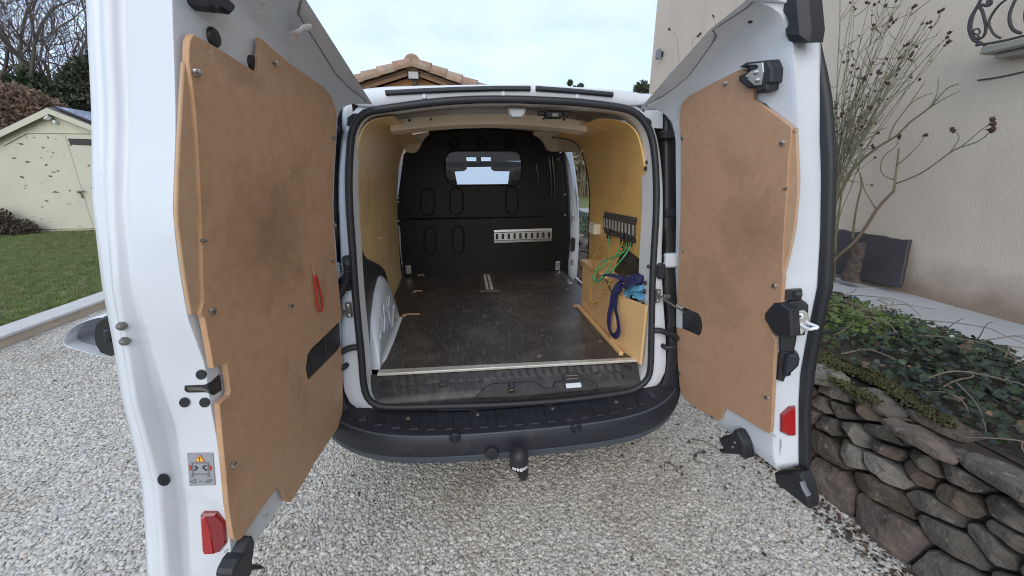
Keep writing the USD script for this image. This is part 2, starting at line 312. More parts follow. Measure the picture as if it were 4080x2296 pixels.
def pebble(seed, flat):
    m = trimesh.creation.icosphere(subdivisions=1); v = np.array(m.vertices); r = np.random.default_rng(seed)
    v *= (1+.22*(meshkit.noise(v*1.7+seed*3.3, seed)-.5)*2)[:, None]; v *= np.array([1, .78, flat]); v += r.normal(size=v.shape)*.03
    return trimesh.Trimesh(v, m.faces, process=False)
# stones lie where the frame shows them large enough to tell apart
ax, ay = rng.uniform(-3.9, 1.36, 800000), rng.uniform(-1.6, 3.4, 800000); P3 = np.stack([ax, ay, np.zeros_like(ax)], 1)-CAM
dep = P3@FW; uu = 2040+FPX*(P3@RT)/dep; vv = 1148-FPX*(P3@UP)/dep; dd = np.linalg.norm(P3, axis=1)
keep = (dep > .3) & (uu > -900) & (uu < 4900) & (vv < 3100) & (rng.random(len(ax)) < np.clip(1.25-(dd-1.6)*.32, 0.0, 1)*.92) & ~((np.abs(ax) < .68) & (ay > .35)) & ~((ax > -.2) & (ay > 1.0))
ax, ay = ax[keep], ay[keep]; n = len(ax); sz = rng.lognormal(math.log(.0053), .28, n)
pos = np.stack([ax, ay, sz*rng.uniform(.0, .5, n)+.0015], 1)
yaw = rng.uniform(0, 2*math.pi, n); tx, ty = rng.normal(0, .30, n), rng.normal(0, .30, n)
q = np.stack([np.cos(yaw/2), tx*.5*np.cos(yaw/2), ty*.5*np.cos(yaw/2), np.sin(yaw/2)], 1); q /= np.linalg.norm(q, axis=1, keepdims=True)
protos = [(pebble(k, f), M[m_]) for k, (f, m_) in enumerate([(.55, 'peb0'), (.45, 'peb0'), (.6, 'peb1'), (.5, 'peb1'), (.55, 'peb2'), (.7, 'peb0')])]
instancer('gravel_stones', protos, pos, rng.choice(6, n, p=[.28, .24, .15, .10, .13, .10]), q, sz, 'loose pale gravel stones covering the drive', 'gravel')
NPEB = n
# ------------------------------------------------------------------ kerb and lawn on the left
M['render'] = mat('kerb_render', (.50, .40, .29), .85, .1, 5, bump=.3, bscale=60, dirt=((.25, .20, .15), 6, .6, .8))
M['coping'] = mat('kerb_coping', (.50, .485, .455), .7, .07, 6, bump=.15, bscale=80, edge=.006, dirt=((.33, .31, .28), 9, .6, .85))
KB = thing('garden_kerb', 'low rendered kerb with pale coping between lawn and gravel', 'kerb', (-4.05, 2.5, 0))
part(KB, 'kerb_wall', box((-4.05, 5.0, .03), (.19, 12.0, .08)), M['render'])
for k in range(12): part(KB, 'coping_stone', box((-4.055+rng.normal()*.002, -.6+k*1.0, .0845+rng.normal()*.0015), (.25, .994, .027), None, .005), M['coping'])
M['lawn'] = mat('lawn_turf', (.14, .17, .06), .95, .3, 4, bump=.6, bscale=40, bdist=.02, dirt=((.16, .14, .075), 1.6, .48, .75))
single('lawn', grid([[(x, y, .06+.02*math.sin(x*1.3+y*.7)+.03*max(0, (y-7)/3)) for x in np.linspace(-40, -4.15, 60)] for y in np.linspace(-4, 40, 60)]), M['lawn'], 'mown green lawn between the kerb and the shed', 'lawn', kind='structure')
def blade_clump(seed, n=14, h=1.0):
    r = np.random.default_rng(seed); V, F = [], []
    for k in range(n):
        a, b = r.uniform(0, 2*math.pi), r.uniform(0, .6); c = np.array([b*math.cos(a*3), b*math.sin(a*3), 0]); d = np.array([math.cos(a), math.sin(a), 0]); s = np.array([-d[1], d[0], 0])*.035; hh = h*r.uniform(.5, 1); ln_ = r.uniform(.2, .8)*hh
        i = len(V); V += [c-s, c+s, c+d*ln_*.4+np.array([0, 0, hh*.65])-s*.7, c+d*ln_*.4+np.array([0, 0, hh*.65])+s*.7, c+d*ln_+np.array([0, 0, hh])]
        F += [[i, i+1, i+3], [i, i+3, i+2], [i+2, i+3, i+4]]
    return trimesh.Trimesh(np.array(V), np.array(F), process=False)
M['grass'] = mat('grass_blade', (.15, .195, .06), .7, .2, 30, trans=.25, randv=.35)
M['grass2'] = mat('grass_blade_dry', (.26, .24, .11), .7, .2, 30, trans=.25, randv=.3)
gx, gy = rng.uniform(-12, -4.22, 60000), rng.uniform(1.0, 10.5, 60000); Pg = np.stack([gx, gy, np.zeros_like(gx)], 1)-CAM; dep = Pg@FW; uu = 2040+FPX*(Pg@RT)/dep
k_ = (uu > -1200) & (uu < 1500) & (dep > 0); gx, gy = gx[k_], gy[k_]; n = len(gx); gz = .055+.02*np.sin(gx*1.3+gy*.7)+.03*np.maximum(0, (gy-7)/3)
yaw = rng.uniform(0, 2*math.pi, n); q = np.stack([np.cos(yaw/2), 0*yaw, 0*yaw, np.sin(yaw/2)], 1)
instancer('lawn_grass', [(blade_clump(1), M['grass']), (blade_clump(2), M['grass']), (blade_clump(3), M['grass2'])], np.stack([gx, gy, gz], 1), rng.choice(3, n, p=[.45, .40, .15]), q, rng.uniform(.03, .065, n), 'short grass blades of the lawn before the shed', 'grass')
# ------------------------------------------------------------------ shed
def peel(N, Lk, c):
    N['pm'] = ('mapping', {'scale': (1, 1, 1.9)}); N['pv'] = ('voronoi_texture', {'scale': 5.0, 'randomness': 1.0}); N['pn'] = ('noise_texture', {'scale': 8.0, 'detail': 6.0}); N['pa'] = ('math', {'math_type': 'multiply_add', 'value2': 1.15}); N['pr'] = ('rgb_ramp', {'ramp': [(.705, (1, 1, 1)), (.735, (0, 0, 0))]}); N['px'] = ('mix_color', {'b': (.13, .105, .075)})
    N['pq'] = ('noise_texture', {'scale': .9, 'detail': 2.0}); N['pt'] = ('rgb_ramp', {'ramp': [(.22, (0, 0, 0)), (.36, (1, 1, 1))]}); N['pu'] = ('mix_color', {'blend_type': 'multiply', 'fac': 1.0})
    Lk += [('geo.position', 'pm.vector'), ('pm.vector', 'pv.vector'), ('pm.vector', 'pn.vector'), ('pn.fac', 'pa.value1'), ('pv.distance', 'pa.value3'), ('pa.value', 'pr.fac'), ('geo.position', 'pq.vector'), ('pq.fac', 'pt.fac'), ('pr.color', 'pu.a'), ('pt.color', 'pu.b'), ('pu.result', 'px.fac'), (c, 'px.a')]
    return 'px.result'
M['shedpaint'] = mat('shed_paint', (.53, .505, .395), .65, .06, 2, bump=.1, bscale=30)
M['shedpeel'] = mat('shed_peeling_paint', (.53, .51, .405), .65, .06, 2, bump=.1, bscale=30, extra=peel)
M['shedroof'] = mat('shed_roof', (.10, .10, .105), .7, .1, 5)
SHY = 8.42; SH = thing('garden_shed', 'cream shed with peeling double doors and a low gable roof', 'shed', (-8.4, SHY, .1))
FS = Frame((0, SHY, 0), (1, 0, 0), (0, 0, 1), (0, -1, 0))
part(SH, 'wall', ext(FS, [(-10.25, .05), (-6.6, .05), (-6.6, 1.75), (-8.405, 2.57), (-10.25, 1.74)], -2.6, 0), M['shedpaint'])
dl = [(-9.42, .16), (-8.30, .16), (-8.42, 2.10), (-9.0, 2.10), (-9.42, 1.90)]
xs0 = -8.36
for pts in ([(-9.44, .15), (xs0-.004, .15), (xs0-.004, 2.12), (-8.95, 2.12), (-9.44, 1.90)], [(xs0+.004, .15), (-7.30, .15), (-7.30, 1.90), (-7.80, 2.12), (xs0+.004, 2.12)]):
    dp = part(SH, 'door_leaf', slab(FS, pts, .0, .022, .006), M['shedpeel'])
    x0_, x1_ = min(p[0] for p in pts), max(p[0] for p in pts)
part(SH, 'cover_strip', box((xs0, SHY-.026, 1.13), (.10, .012, 1.94), None, .005), M['shedpaint'])
part(SH, 'door_trim', tube([FS.w((x, z, .012)) for x, z in [(-9.50, 1.90), (-9.0, 2.15), (-7.75, 2.15), (-7.2, 1.88)]], .018, 6), M['shedpaint'])
part(SH, 'vent_opening', slab(FS, [(-8.27, 1.92), (-7.86, 1.90), (-7.85, 2.03), (-8.28, 2.04)], .01, .030, .004), M['blackprint'])
lk = part(SH, 'door_handle', box((xs0, SHY-.05, .95), (.07, .03, .05), None, .008), M['darksteel']); part(lk, 'handle_bar', tube([(xs0-.02, SHY-.06, .95), (xs0+.12, SHY-.065, .97)], .014, 6), M['darksteel']); part(lk, 'hasp', box((xs0+.03, SHY-.05, .87), (.03, .02, .10), None, .004), M['darksteel'])
for s in (-1, 1):
    a, b = (-8.405, 2.60), (-8.405+s*1.95, 1.715)
    part(SH, 'roof_slope', sheet([[(a[0], SHY-.10, a[1]), (b[0], SHY-.10, b[1])], [(a[0], SHY+2.7, a[1]), (b[0], SHY+2.7, b[1])]], (0, 0, .035)), M['shedroof'])
    part(SH, 'barge_board', sheet([[(a[0], SHY-.11, a[1]+.01), (b[0], SHY-.11, b[1]+.01)], [(a[0], SHY-.11, a[1]-.10), (b[0], SHY-.11, b[1]-.10)]], (0, -.02, 0)), M['shedpaint'])
sp = part(SH, 'solar_panel', sheet([[(-8.30, SHY-.05, 2.625), (-7.1, SHY-.05, 2.08)], [(-8.30, SHY+1.6, 2.625), (-7.1, SHY+1.6, 2.08)]], (.012, 0, .03)), mat('solar_glass', (.20, .23, .30), .08, .05, 3, coat=1.0))
part(sp, 'panel_edge', tube([(-8.30, SHY-.06, 2.63), (-7.1, SHY-.06, 2.085)], .022, 6), M['blackprint'])
fl_ = part(SH, 'security_lamp', lathe(Frame((-8.48, SHY-.10, 2.44), (.9, -.3, .3), (0, .7, .7), (-.3, -.6, .3)), (0, 0), [(.02, -.08), (.05, -.06), (.065, .02), (.06, .03), (0, .035)]), M['satin'], smooth=40)
part(fl_, 'lamp_bracket', box((-8.40, SHY-.04, 2.36), (.05, .08, .06), None, .01), M['satin'])
# ------------------------------------------------------------------ trees and hedges behind the shed
M['bark'] = mat('grey_bark', (.115, .095, .08), .9, .25, 10, bump=.4, bscale=40)
M['twig'] = mat('twig_bark', (.105, .082, .075), .9, .2, 10)
M['ivyleaf'] = mat('ivy_on_trunk', (.030, .045, .018), .5, .3, 20, trans=.15, randv=.5)
M['deadleaf'] = mat('russet_leaf', (.20, .13, .085), .7, .3, 20, trans=.2, randv=.45)
M['greyleaf'] = mat('dim_brown_leaf', (.12, .085, .06), .7, .3, 20, trans=.2, randv=.4)
M['evergreen'] = mat('evergreen_leaf', (.055, .068, .034), .6, .3, 20, trans=.15, randv=.5)
def bare_tree(base, h, seed, spread=.5, levels=5, r0=None):
    """Trunk and limbs; returns (trunk mesh, branch mesh, points along the trunk)."""
    r = np.random.default_rng(seed); big, small, trunkpts = [], [], []
    def grow(p, d, L, rad, lev):
        n = 5; pts = [p]; dd_ = d.copy()
        for k in range(n):
            dd_ = dd_+r.normal(size=3)*.16+np.array([0, 0, .05]); dd_ /= np.linalg.norm(dd_); pts.append(pts[-1]+dd_*L/n)
        rr_ = np.maximum(np.linspace(rad, rad*.62, n+1), .007); (big if lev <= 1 else small).append(tube(pts, rr_, 7 if lev < 2 else (5 if lev < 4 else 3)))
        if lev == 0: trunkpts.extend(pts)
        if lev >= levels: return
        for k in range(int(r.integers(3, 5)) if 0 < lev < 5 else (5 if lev == 0 else 3)):
            t = r.uniform(.35, 1) if k else 1.0; i = min(int(t*n), n); a = r.normal(size=3); a -= dd_*(a@dd_); a /= np.linalg.norm(a)
            nd = dd_*r.uniform(.6, .9)+a*spread*r.uniform(.6, 1.2); nd /= np.linalg.norm(nd); grow(np.array(pts[i]), nd, L*r.uniform(.55, .8), rr_[i]*r.uniform(.5, .72), lev+1)
    grow(np.array(base, float), np.array([r.normal()*.1, 0, 1.0]), h*.46, r0 or h*.028, 0)
    return trimesh.util.concatenate(big), trimesh.util.concatenate(small), np.array(trunkpts)
def leaf_cloud(centres, sizes, n, ls, seed):
    """n small bent leaf faces spread through ellipsoids."""
    r = np.random.default_rng(seed); ci = r.choice(len(centres), n, p=np.prod(sizes, 1)/np.sum(np.prod(sizes, 1))); d = r.normal(size=(n, 3)); d /= np.linalg.norm(d, axis=1, keepdims=True)
    p = np.asarray(centres)[ci]+d*np.asarray(sizes)[ci]*(r.random(n)**.45)[:, None]
    a = r.normal(size=(n, 3)); a /= np.linalg.norm(a, axis=1, keepdims=True); b = np.cross(a, r.normal(size=(n, 3))); b /= np.linalg.norm(b, axis=1, keepdims=True); s = ls*r.uniform(.6, 1.4, n)[:, None]
    V = np.stack([p-a*s, p+b*s*.45, p+a*s, p-b*s*.45], 1).reshape(-1, 3); k = np.arange(n)*4
    return trimesh.Trimesh(V, np.vstack([np.stack([k, k+1, k+2], 1), np.stack([k, k+2, k+3], 1)]), process=False)
def tree(name, label, base, h, seed, spread, ivy=0, group='bare winter trees behind the shed', r0=None, levels=5):
    t = thing(name, label, 'tree', base, group); a, b, tp = bare_tree(base, h, seed, spread, levels, r0); part(t, 'trunk', a, M['bark'], smooth=True); part(t, 'crown', b, M['twig'])
    if ivy:
        c = tp[:: 1][: ivy]; part(t, 'ivy_cover', leaf_cloud(c+rng.normal(size=c.shape)*.25, np.full((len(c), 3), [.45, .45, .9]), 5200, .11, seed), M['ivyleaf'])
    return t
tree('bare_tree', 'bare tree with ivy climbing its trunk, left of the dark bush', (-17.6, 15.5, 0), 9.5, 11, .55, 6, r0=.17)
tree('bare_tree', 'tall bare tree with ivy to its fork, nearest the van door', (-14.6, 15.0, 0), 10.5, 23, .52, 5, r0=.15)
tree('bare_tree', 'slim bare tree standing behind the shed roof', (-12.4, 16.0, 0), 9.0, 37, .6, 0, r0=.10)
tree('bare_tree', 'bare tree leaning at the left edge above the russet hedge', (-20.6, 16.5, 0), 10.0, 41, .6, 3, r0=.15)
tree('bare_tree', 'farther thin bare tree between the two ivy clad trunks', (-17.5, 19.5, 0), 10.0, 57, .55, 0, r0=.15)
def bush(name, label, centres, sizes, n, ls, m_, seed, cat='bush', stems=6):
    c = np.asarray(centres, float); b = np.array([c[:, 0].mean(), c[:, 1].mean(), 0]); t = thing(name, label, cat, b); part(t, 'foliage', leaf_cloud(c, np.asarray(sizes, float), n, ls, seed), M[m_]); r = np.random.default_rng(seed)
    part(t, 'stems', [tube(smoothpath([b+np.array([r.normal()*.3, r.normal()*.3, 0]), (b+q)/2+r.normal(size=3)*.15, q+r.normal(size=3)*.2], 8), np.linspace(.05, .012, 8), 5) for q in c[np.arange(stems) % len(c)]], M['twig']); return t
bush('russet_hedge', 'russet dry leaved hedge rising left behind the shed', [tuple(atY(u, v, 11.6)) for u, v in ((20, 400), (90, 415), (160, 440), (30, 470), (120, 490), (215, 475), (-60, 420), (60, 560))], [(.75, .7, .50), (.7, .6, .45), (.6, .6, .42), (.8, .7, .6), (.8, .7, .6), (.5, .6, .35), (.8, .7, .8), (.9, .7, .9)], 21000, .062, 'deadleaf', 5)
bush('dark_bush', 'dark evergreen bush beside the shed roof and the van door', [tuple(atY(u, v, 13.4)) for u, v in ((370, 300), (330, 350), (290, 390), (390, 380), (420, 300), (260, 420), (350, 440), (400, 255))], [(.6, .6, .5), (.6, .6, .5), (.55, .6, .45), (.6, .6, .6), (.5, .5, .6), (.5, .6, .4), (.9, .7, .7), (.35, .4, .35)], 12000, .085, 'evergreen', 6)
bush('brown_shrub', 'low grey brown shrub growing at the left foot of the shed', [(-10.3, 8.1, .3), (-9.9, 8.15, .35), (-9.5, 8.15, .22), (-10.6, 8.1, .6)], [(.40, .25, .35), (.35, .22, .35), (.35, .2, .2), (.3, .25, .5)], 5200, .035, 'greyleaf', 7, 'shrub')
# far tree tops over the roof of the van and by the house corner
for lab, u, v, y, w_, sd in (('far round tree top showing just above the van roof', 2275, 345, 26, .42, 3), ('far dark tree top beside the house corner', 2570, 385, 16, .62, 4), ('far dark tree top low against the beige house edge', 2600, 365, 14, .40, 9)):
    p = atY(u, v, y); t = thing('far_tree', lab, 'tree', (p[0], y, 0), 'far tree tops on the skyline'); r = np.random.default_rng(sd)
    part(t, 'trunk', tube([(p[0], y, 0), (p[0]+.1, y, p[2]*.6), (p[0], y, p[2])], [.16, .11, .03], 7), M['bark']); part(t, 'crown', leaf_cloud(p+r.normal(size=(9, 3))*w_*.55+np.array([0, 0, -w_*.5]), np.full((9, 3), w_*.6)*r.uniform(.35, 1.0, (9, 1)), 2600, .075, sd), M['evergreen'])
# ------------------------------------------------------------------ ochre house behind the van
M['ochre'] = mat('ochre_render', (.52, .27, .13), .85, .06, 3, bump=.2, bscale=40)
M['tile'] = mat('terracotta_tile', (.30, .185, .125), .8, .22, 7, bump=.2, bscale=40, dirt=((.30, .27, .20), 3, .5, .75), edge=.008)
M['tile2'] = mat('terracotta_tile_pale', (.36, .25, .18), .8, .2, 9, bump=.2, bscale=40, dirt=((.26, .23, .17), 4, .5, .75), edge=.008)
M['wood'] = mat('eaves_wood', (.25, .14, .08), .7, .15, 12)
HY = 10.0; pk_ = atY(1648, 284, HY); e1 = atY(1365, 374, HY); e2 = atY(1965, 352, HY)
OH = thing('ochre_house', 'ochre rendered house with terracotta gable roof behind the van', 'house', (pk_[0], HY, 0))
sl_ = (pk_[2]-e1[2])/(pk_[0]-e1[0]); W_ = 3.1; FH = Frame((0, HY, 0), (1, 0, 0), (0, 0, 1), (0, -1, 0)); ze = pk_[2]-W_*sl_
part(OH, 'wall', ext(FH, [(pk_[0]-W_+.3, 0), (pk_[0]+W_-.3, 0), (pk_[0]+W_-.3, ze+.3*sl_-.12), (pk_[0], pk_[2]-.12), (pk_[0]-W_+.3, ze+.3*sl_-.12)], -7, 0), M['ochre'])
for s in (-1, 1):
    a = np.array([pk_[0], HY-.28, pk_[2]-.03]); b = np.array([pk_[0]+s*W_, HY-.28, ze-.03]); back = np.array([0, 7.4, 0])
    part(OH, 'roof_slope', sheet([[a, b], [a+back, b+back]], (0, 0, .05)), M['tile'])
    part(OH, 'fascia_board', sheet([[a+[0, -.01, -.01], b+[0, -.01, -.01]], [a+[0, -.01, -.10], b+[0, -.01, -.10]]], (0, .05, 0)), M['wood'])
    part(OH, 'soffit', sheet([[a+[0, 0, -.012], b+[0, 0, -.012]], [a+[0, .30, -.012], b+[0, .30, -.012]]], (0, 0, -.015)), M['wood'])
    L_ = np.linalg.norm(b-a); d = (b-a)/L_; nn = 8
    for k in range(nn):
        c0 = a+d*(L_*k/nn-.03)+np.array([0, .02, .035]); c1 = a+d*(L_*(k+1)/nn+.03)+np.array([0, .02, .085]) if s < 0 and False else a+d*(L_*(k+1)/nn+.03)+np.array([0, .02, .055])
        an = np.linspace(-.15, math.pi+.15, 9); up_n = np.cross(d, [0, 1, 0]); up_n = up_n if up_n[2] > 0 else -up_n
        rowsT = [[c+np.array([0, -1, 0])*(-.20*math.cos(t))*f+up_n*(.20*math.sin(t)*f+.03) for t in an] for c, f in ((c0, .94), (c1, 1.06))]
        part(OH, 'verge_tile', sheet(rowsT, up_n*.018), M['tile'] if (k*7+s) % 3 else M['tile2'], smooth=50)
    for r_ in range(22):   # courses of cover tiles on the slope, as real rolls
        y = HY+.1+r_*.32; part(OH, 'roof_roll', tube([a+[0, y-a[1], .06], b+[0, y-a[1], .06]], .085, 6), M['tile'], smooth=True)
for k in range(10):
    c = np.array([pk_[0], HY-.30+k*.5, pk_[2]+.10]); an = np.linspace(-.1, math.pi+.1, 11)
    part(OH, 'ridge_tile', sheet([[c+np.array([.20*f*math.cos(t), dy, .20*f*math.sin(t)]) for t in an] for dy, f in ((0, 1.04), (.52, .94))], (0, 0, .02)), M['tile2'] if k % 2 else M['tile'], smooth=50)
part(OH, 'ridge_end_cap', lathe(Frame((pk_[0], HY-.30, pk_[2]+.13), (1, 0, 0), (0, 0, 1), (0, -1, 0)), (0, 0), [(.21, -.02), (.205, .0), (.15, .03), (0, .04)], 14), M['tile'])
p = atY(1648, 302, HY-.30); FLm = part(OH, 'floodlight', box(p, (.29, .12, .20), None, .02), M['plastic'])
part(FLm, 'lamp_glass', box(p+np.array([0, -.062, .0]), (.245, .008, .16), None, .003), mat('lamp_glass', (.22, .225, .225), .15, .03, 5, coat=1.0)); part(FLm, 'motion_sensor', lathe(Frame(p+np.array([0.02, -.02, -.19]), (1, 0, 0), (0, 0, 1), (0, -1, 0)), (0, 0), [(.06, -.05), (.065, .0), (.045, .05), (0, .055)], 12), M['plastic'], smooth=40); part(FLm, 'lamp_bracket', box(p+np.array([0, .1, .02]), (.05, .2, .04)), M['plastic']); part(FLm, 'sensor_arm', tube([p+np.array([0, 0, -.05]), p+np.array([.02, 0, -.16])], .02, 6), M['plastic'])
# ------------------------------------------------------------------ beige house on the right
def wetfoot(N, Lk, c):
    N['wz'] = ('separate_xyz', {}); N['wn'] = ('noise_texture', {'scale': 5.0, 'detail': 5.0}); N['wa'] = ('math', {'math_type': 'multiply_add', 'value2': .35}); N['wr'] = ('rgb_ramp', {'ramp': [(.62, (.8, .8, .8)), (.78, (.35, .35, .35)), (.92, (0, 0, 0))]}); N['wx'] = ('mix_color', {'b': (.20, .135, .085)})
    N['wa'][1]['value3'] = 0.0
    Lk += [('geo.position', 'wz.vector'), ('geo.position', 'wn.vector'), ('wn.fac', 'wa.value1'), ('wz.z', 'wa.value3'), ('wa.value', 'wr.fac'), ('wr.color', 'wx.fac'), (c, 'wx.a')]; return 'wx.result'
M['beigewall'] = mat('beige_render', (.56, .478, .385), .9, .05, 2.5, bump=.9, bscale=110, bdist=.005, dirt=[((.47, .40, .33), 1.3, .45, .8), ((.44, .375, .31), 12, .62, .80)], stretch=(1, 1, .45), extra=wetfoot)
PZ = .40
BH = thing('beige_house', 'beige rendered house wall with wrought iron balcony, right of the van', 'house', (3.5, 3, PZ))
yc = float(atX(2602, 190, 3.52)[1])
part(BH, 'wall', box((3.52+3, yc-6, 3.4), (6, 12, 6.9)), M['beigewall'])
bq = [atX(u, v, 3.50) for u, v in [(4040,40),(4085,0)]]
M['iron'] = mat('wrought_iron', (.035, .032, .032), .5, .2, 40)
M['stonesill'] = mat('sill_stone', (.36, .345, .30), .8, .12, 10, bump=.2, bscale=60, edge=.006)
p0 = atX(3907, 190, 3.34); yb, zb = p0[1], p0[2]
SILLB = part(BH, 'balcony_slab', box((3.425, yb-.60, zb-.02), (.17, 1.2, .05), None, .008), M['stonesill']); part(SILLB, 'slab_moulding', box((3.455, yb-.615, zb-.062), (.11, 1.14, .034), None, .01), M['stonesill'])
part(BH, 'window_reveal', box((3.53, yb-.66, zb+.62), (.03, .96, 1.15)), mat('window_reveal', (.38, .27, .19), .85, .06, 4)); part(BH, 'window_pane', box((3.51, yb-.70, zb+.65), (.012, .80, 1.0)), M['glass'])
RAILX = 3.27
rq = lambda pts, n=40: smoothpath([atX(u, v, RAILX) for u, v in pts], n)
RL = part(BH, 'balcony_railing', tube(rq([(3893,180),(3950,172),(4020,158),(4090,140),(4200,112)], 20), .011, 6, flat=(1, .7)), M['iron'])
def zs(pts): return [(3100+x*.7916, y*.7916) for x, y in pts]
for pts, r in [([(1040,-60),(1010,20),(975,80),(962,140),(972,180),(990,205),(1010,212)], .009), ([(1075,-60),(1060,30),(1018,25),(990,60),(972,120),(975,170),(1000,196),(1030,188),(1046,150),(1040,100),(1025,50),(1005,30)], .008), ([(1180,-20),(1120,20),(1080,70),(1062,110),(1072,150),(1095,180),(1120,192)], .008), ([(1210,-30),(1180,30),(1165,80),(1170,125),(1190,155),(1225,168)], .008), ([(1015,195),(1005,178),(990,170),(982,160),(990,148),(1005,146),(1016,160),(1010,172)], .006), ([(1060,-10),(1052,18),(1060,30),(1074,20),(1072,4)], .006), ([(1290,-10),(1250,40),(1245,110),(1265,150),(1300,160)], .008)]:
    part(RL, 'scroll_bar', tube(rq(zs(pts), 36), r, 6, flat=(1.1, .8)), M['iron'], smooth=True)
part(RL, 'fixing_spike', tube([atX(*zs([(1012, 212)])[0], RAILX), (3.52, yb+.05, zb+.0)], .007, 6), M['iron']); part(RL, 'collar', box(atX(*zs([(1010, 222)])[0], RAILX), (.02, .03, .025), None, .005), M['iron'])
part(BH, 'wall_cable', tube([atX(u, v, 3.515) for u, v in [(3896,320),(3950,313),(4010,302),(4090,284)]], .0055, 5), M['iron'])
p = atX(2624, 216, 3.44); WL = part(BH, 'wall_lamp', box(p, (.07, .09, .16), None, .012), mat('lamp_grey', (.20, .21, .23), .5, .05, 9)); part(WL, 'lamp_diffuser', box(p+np.array([-.038, 0, -.02]), (.006, .06, .09)), M['greyprint']); part(WL, 'lamp_mount', box(p+np.array([.05, 0, 0]), (.05, .05, .08)), M['plastic'])
# ------------------------------------------------------------------ paved path, bed, dry stone wall
M['paver'] = mat('path_slab', (.36, .36, .355), .75, .06, 4, bump=.12, bscale=90, edge=.004, randv=.05, dirt=((.40, .39, .36), 5, .58, .82))
M['joint'] = mat('path_joint', (.20, .19, .17), .9, .1, 10)
PATHX0 = 2.86
PT = single('path', box((PATHX0+.26, 2.5, PZ-.07), (.82, 11, .10)), M['joint'], 'pale paved path along the foot of the beige house', 'path', kind='structure')
for k in range(22):
    part(PT, 'edge_stone', box((PATHX0-.075, -2.75+k*.5, PZ-.018), (.13, .496, .040), None, .005), M['coping'])
    for j in range(2): part(PT, 'paving_slab', box((PATHX0+.17+.335*j, -2.7+k*.5+(.25 if j else 0), PZ-.018+rng.normal()*.001), (.322, .488, .036), None, .004), M['paver'])
single('path_end', box((2.0, 8.6, .33), (3.2, 1.3, .10)), M['paver'], 'pale paved strip crossing ahead of the lawn seen through the side door', 'path', kind='structure')
single('garden_bed', grid([[(x, y, z+.015*math.sin(5*y+x*3)) for x, z in ((1.62, .44), (1.9, .46), (2.3, .43), (2.72, .375))] for y in np.linspace(-2.4, 7.5, 40)]), M['earth'], 'dark earth bed behind the stone wall', 'soil', kind='structure')
single('side_lawn', grid([[(x, y, .36) for x in np.linspace(1.4, 14, 8)] for y in np.linspace(7.4, 30, 10)]), M['lawn'], 'green lawn beyond the stone wall seen through the side door', 'lawn', kind='structure')
def stonem(name, c, k=1.0): return mat(name, c, .9, .28, 14, bump=1.0, bscale=38, bdist=.016, dirt=[((.050, .042, .034), 8, .48, .70), ((.24, .22, .19), 34, .60, .72)])
STM = [stonem('stone_grey', (.128, .110, .090)), stonem('stone_brown', (.126, .095, .070)), stonem('stone_pink', (.155, .122, .100)), stonem('stone_pale', (.20, .178, .15))]
SW = thing('dry_stone_wall', 'low dry stone wall of rough slabs between gravel and ivy bed', 'wall', (1.4, 0, 0))
part(SW, 'wall_core', grid([[(1.47, y, -.02), (1.46, y, .20), (1.54, y, .42), (1.64, y, .45), (1.75, y, .44)] for y in np.linspace(-2.4, 7.5, 30)][::1]), M['earth'])
from scipy.spatial import Voronoi
def wallstone(poly, fr, depth, seed, base=-.10):
    r = np.random.default_rng(seed); pg = Polygon(poly).buffer(-.0065); 
    if pg.is_empty or pg.area < 3e-4: return None
    pg = pg.buffer(-.010).buffer(.010) if pg.area > 3e-3 else pg
    if pg.is_empty: return None
    if pg.geom_type != 'Polygon': pg = max(pg.geoms, key=lambda g: g.area)
    b = resample(np.array(pg.exterior.coords)[:-1], 30, True); c = np.array(pg.centroid.coords[0]); b = b+(meshkit.noise(np.c_[b*40, np.full(30, seed)], seed)-.5)[:, None]*.010
    tilt = r.normal(size=2)*.08; rows = []; R0 = math.sqrt(pg.area); pls = [(r.normal(size=2)*.40*depth/R0*2.0, r.uniform(-.02, .35)*depth) for _ in range(6)]
    for k, h in ((1.0, base), (1.02, base*.2), (.985, depth*.45), (.955, depth*.86), (.86, depth*1.0), (.74, depth*1.02), (.60, depth*1.03), (.46, depth*1.03), (.32, depth*1.03), (.16, depth), (.001, depth)):
        q = c+(b-c)*k; hh = h+((q-c)@tilt*.9 if h > 0 else 0)+((meshkit.fbm(np.c_[q*30, np.full(30, seed*1.7)], 4, seed)-.5)*.036 if h > 0 else 0)
        if h > 0: hh = np.minimum(hh, np.min([depth*.93+(q-c)@g+o for g, o in pls], 0))
        rows.append(fr.w(np.c_[q, np.broadcast_to(hh, (30,))]))
    return grid(rows, wrapu=True)
FWL = Frame((1.385, 0, 0), (0, -1, 0), (.22, 0, .975), (-.975, 0, .22))
r = np.random.default_rng(12); seeds = []
def wallseeds(y0, y1, hz, rowh, lenm):
    z = .0; out = []
    while z < hz:
        h = rowh(z)*r.uniform(.75, 1.3); y = y0-r.uniform(0, .2)
        while y < y1:
            L = lenm(z)*r.uniform(.55, 1.6); out.append((y+L/2, z+h/2+r.normal()*.016)); y += L
        z += h
    return out
sp_ = wallseeds(-1.0, 2.3, .48, lambda z: .17 if z < .12 else (.095 if z < .24 else .050), lambda z: .28 if z < .12 else (.18 if z < .24 else .15))
sp2 = wallseeds(-9.0, -1.0, .48, lambda z: .15, lambda z: .40)
pts = np.array([(a, b) for a, b in sp_]+[(a, b) for a, b in sp2]); AN = np.array([1.0, 1.9])
big_ = np.vstack([pts, [(-60, .2), (60, .2), (0, 30), (0, -30)]])*AN; vo = Voronoi(big_); clip = sbox(-7.6, -.03, 2.25, .47); cnt = 0
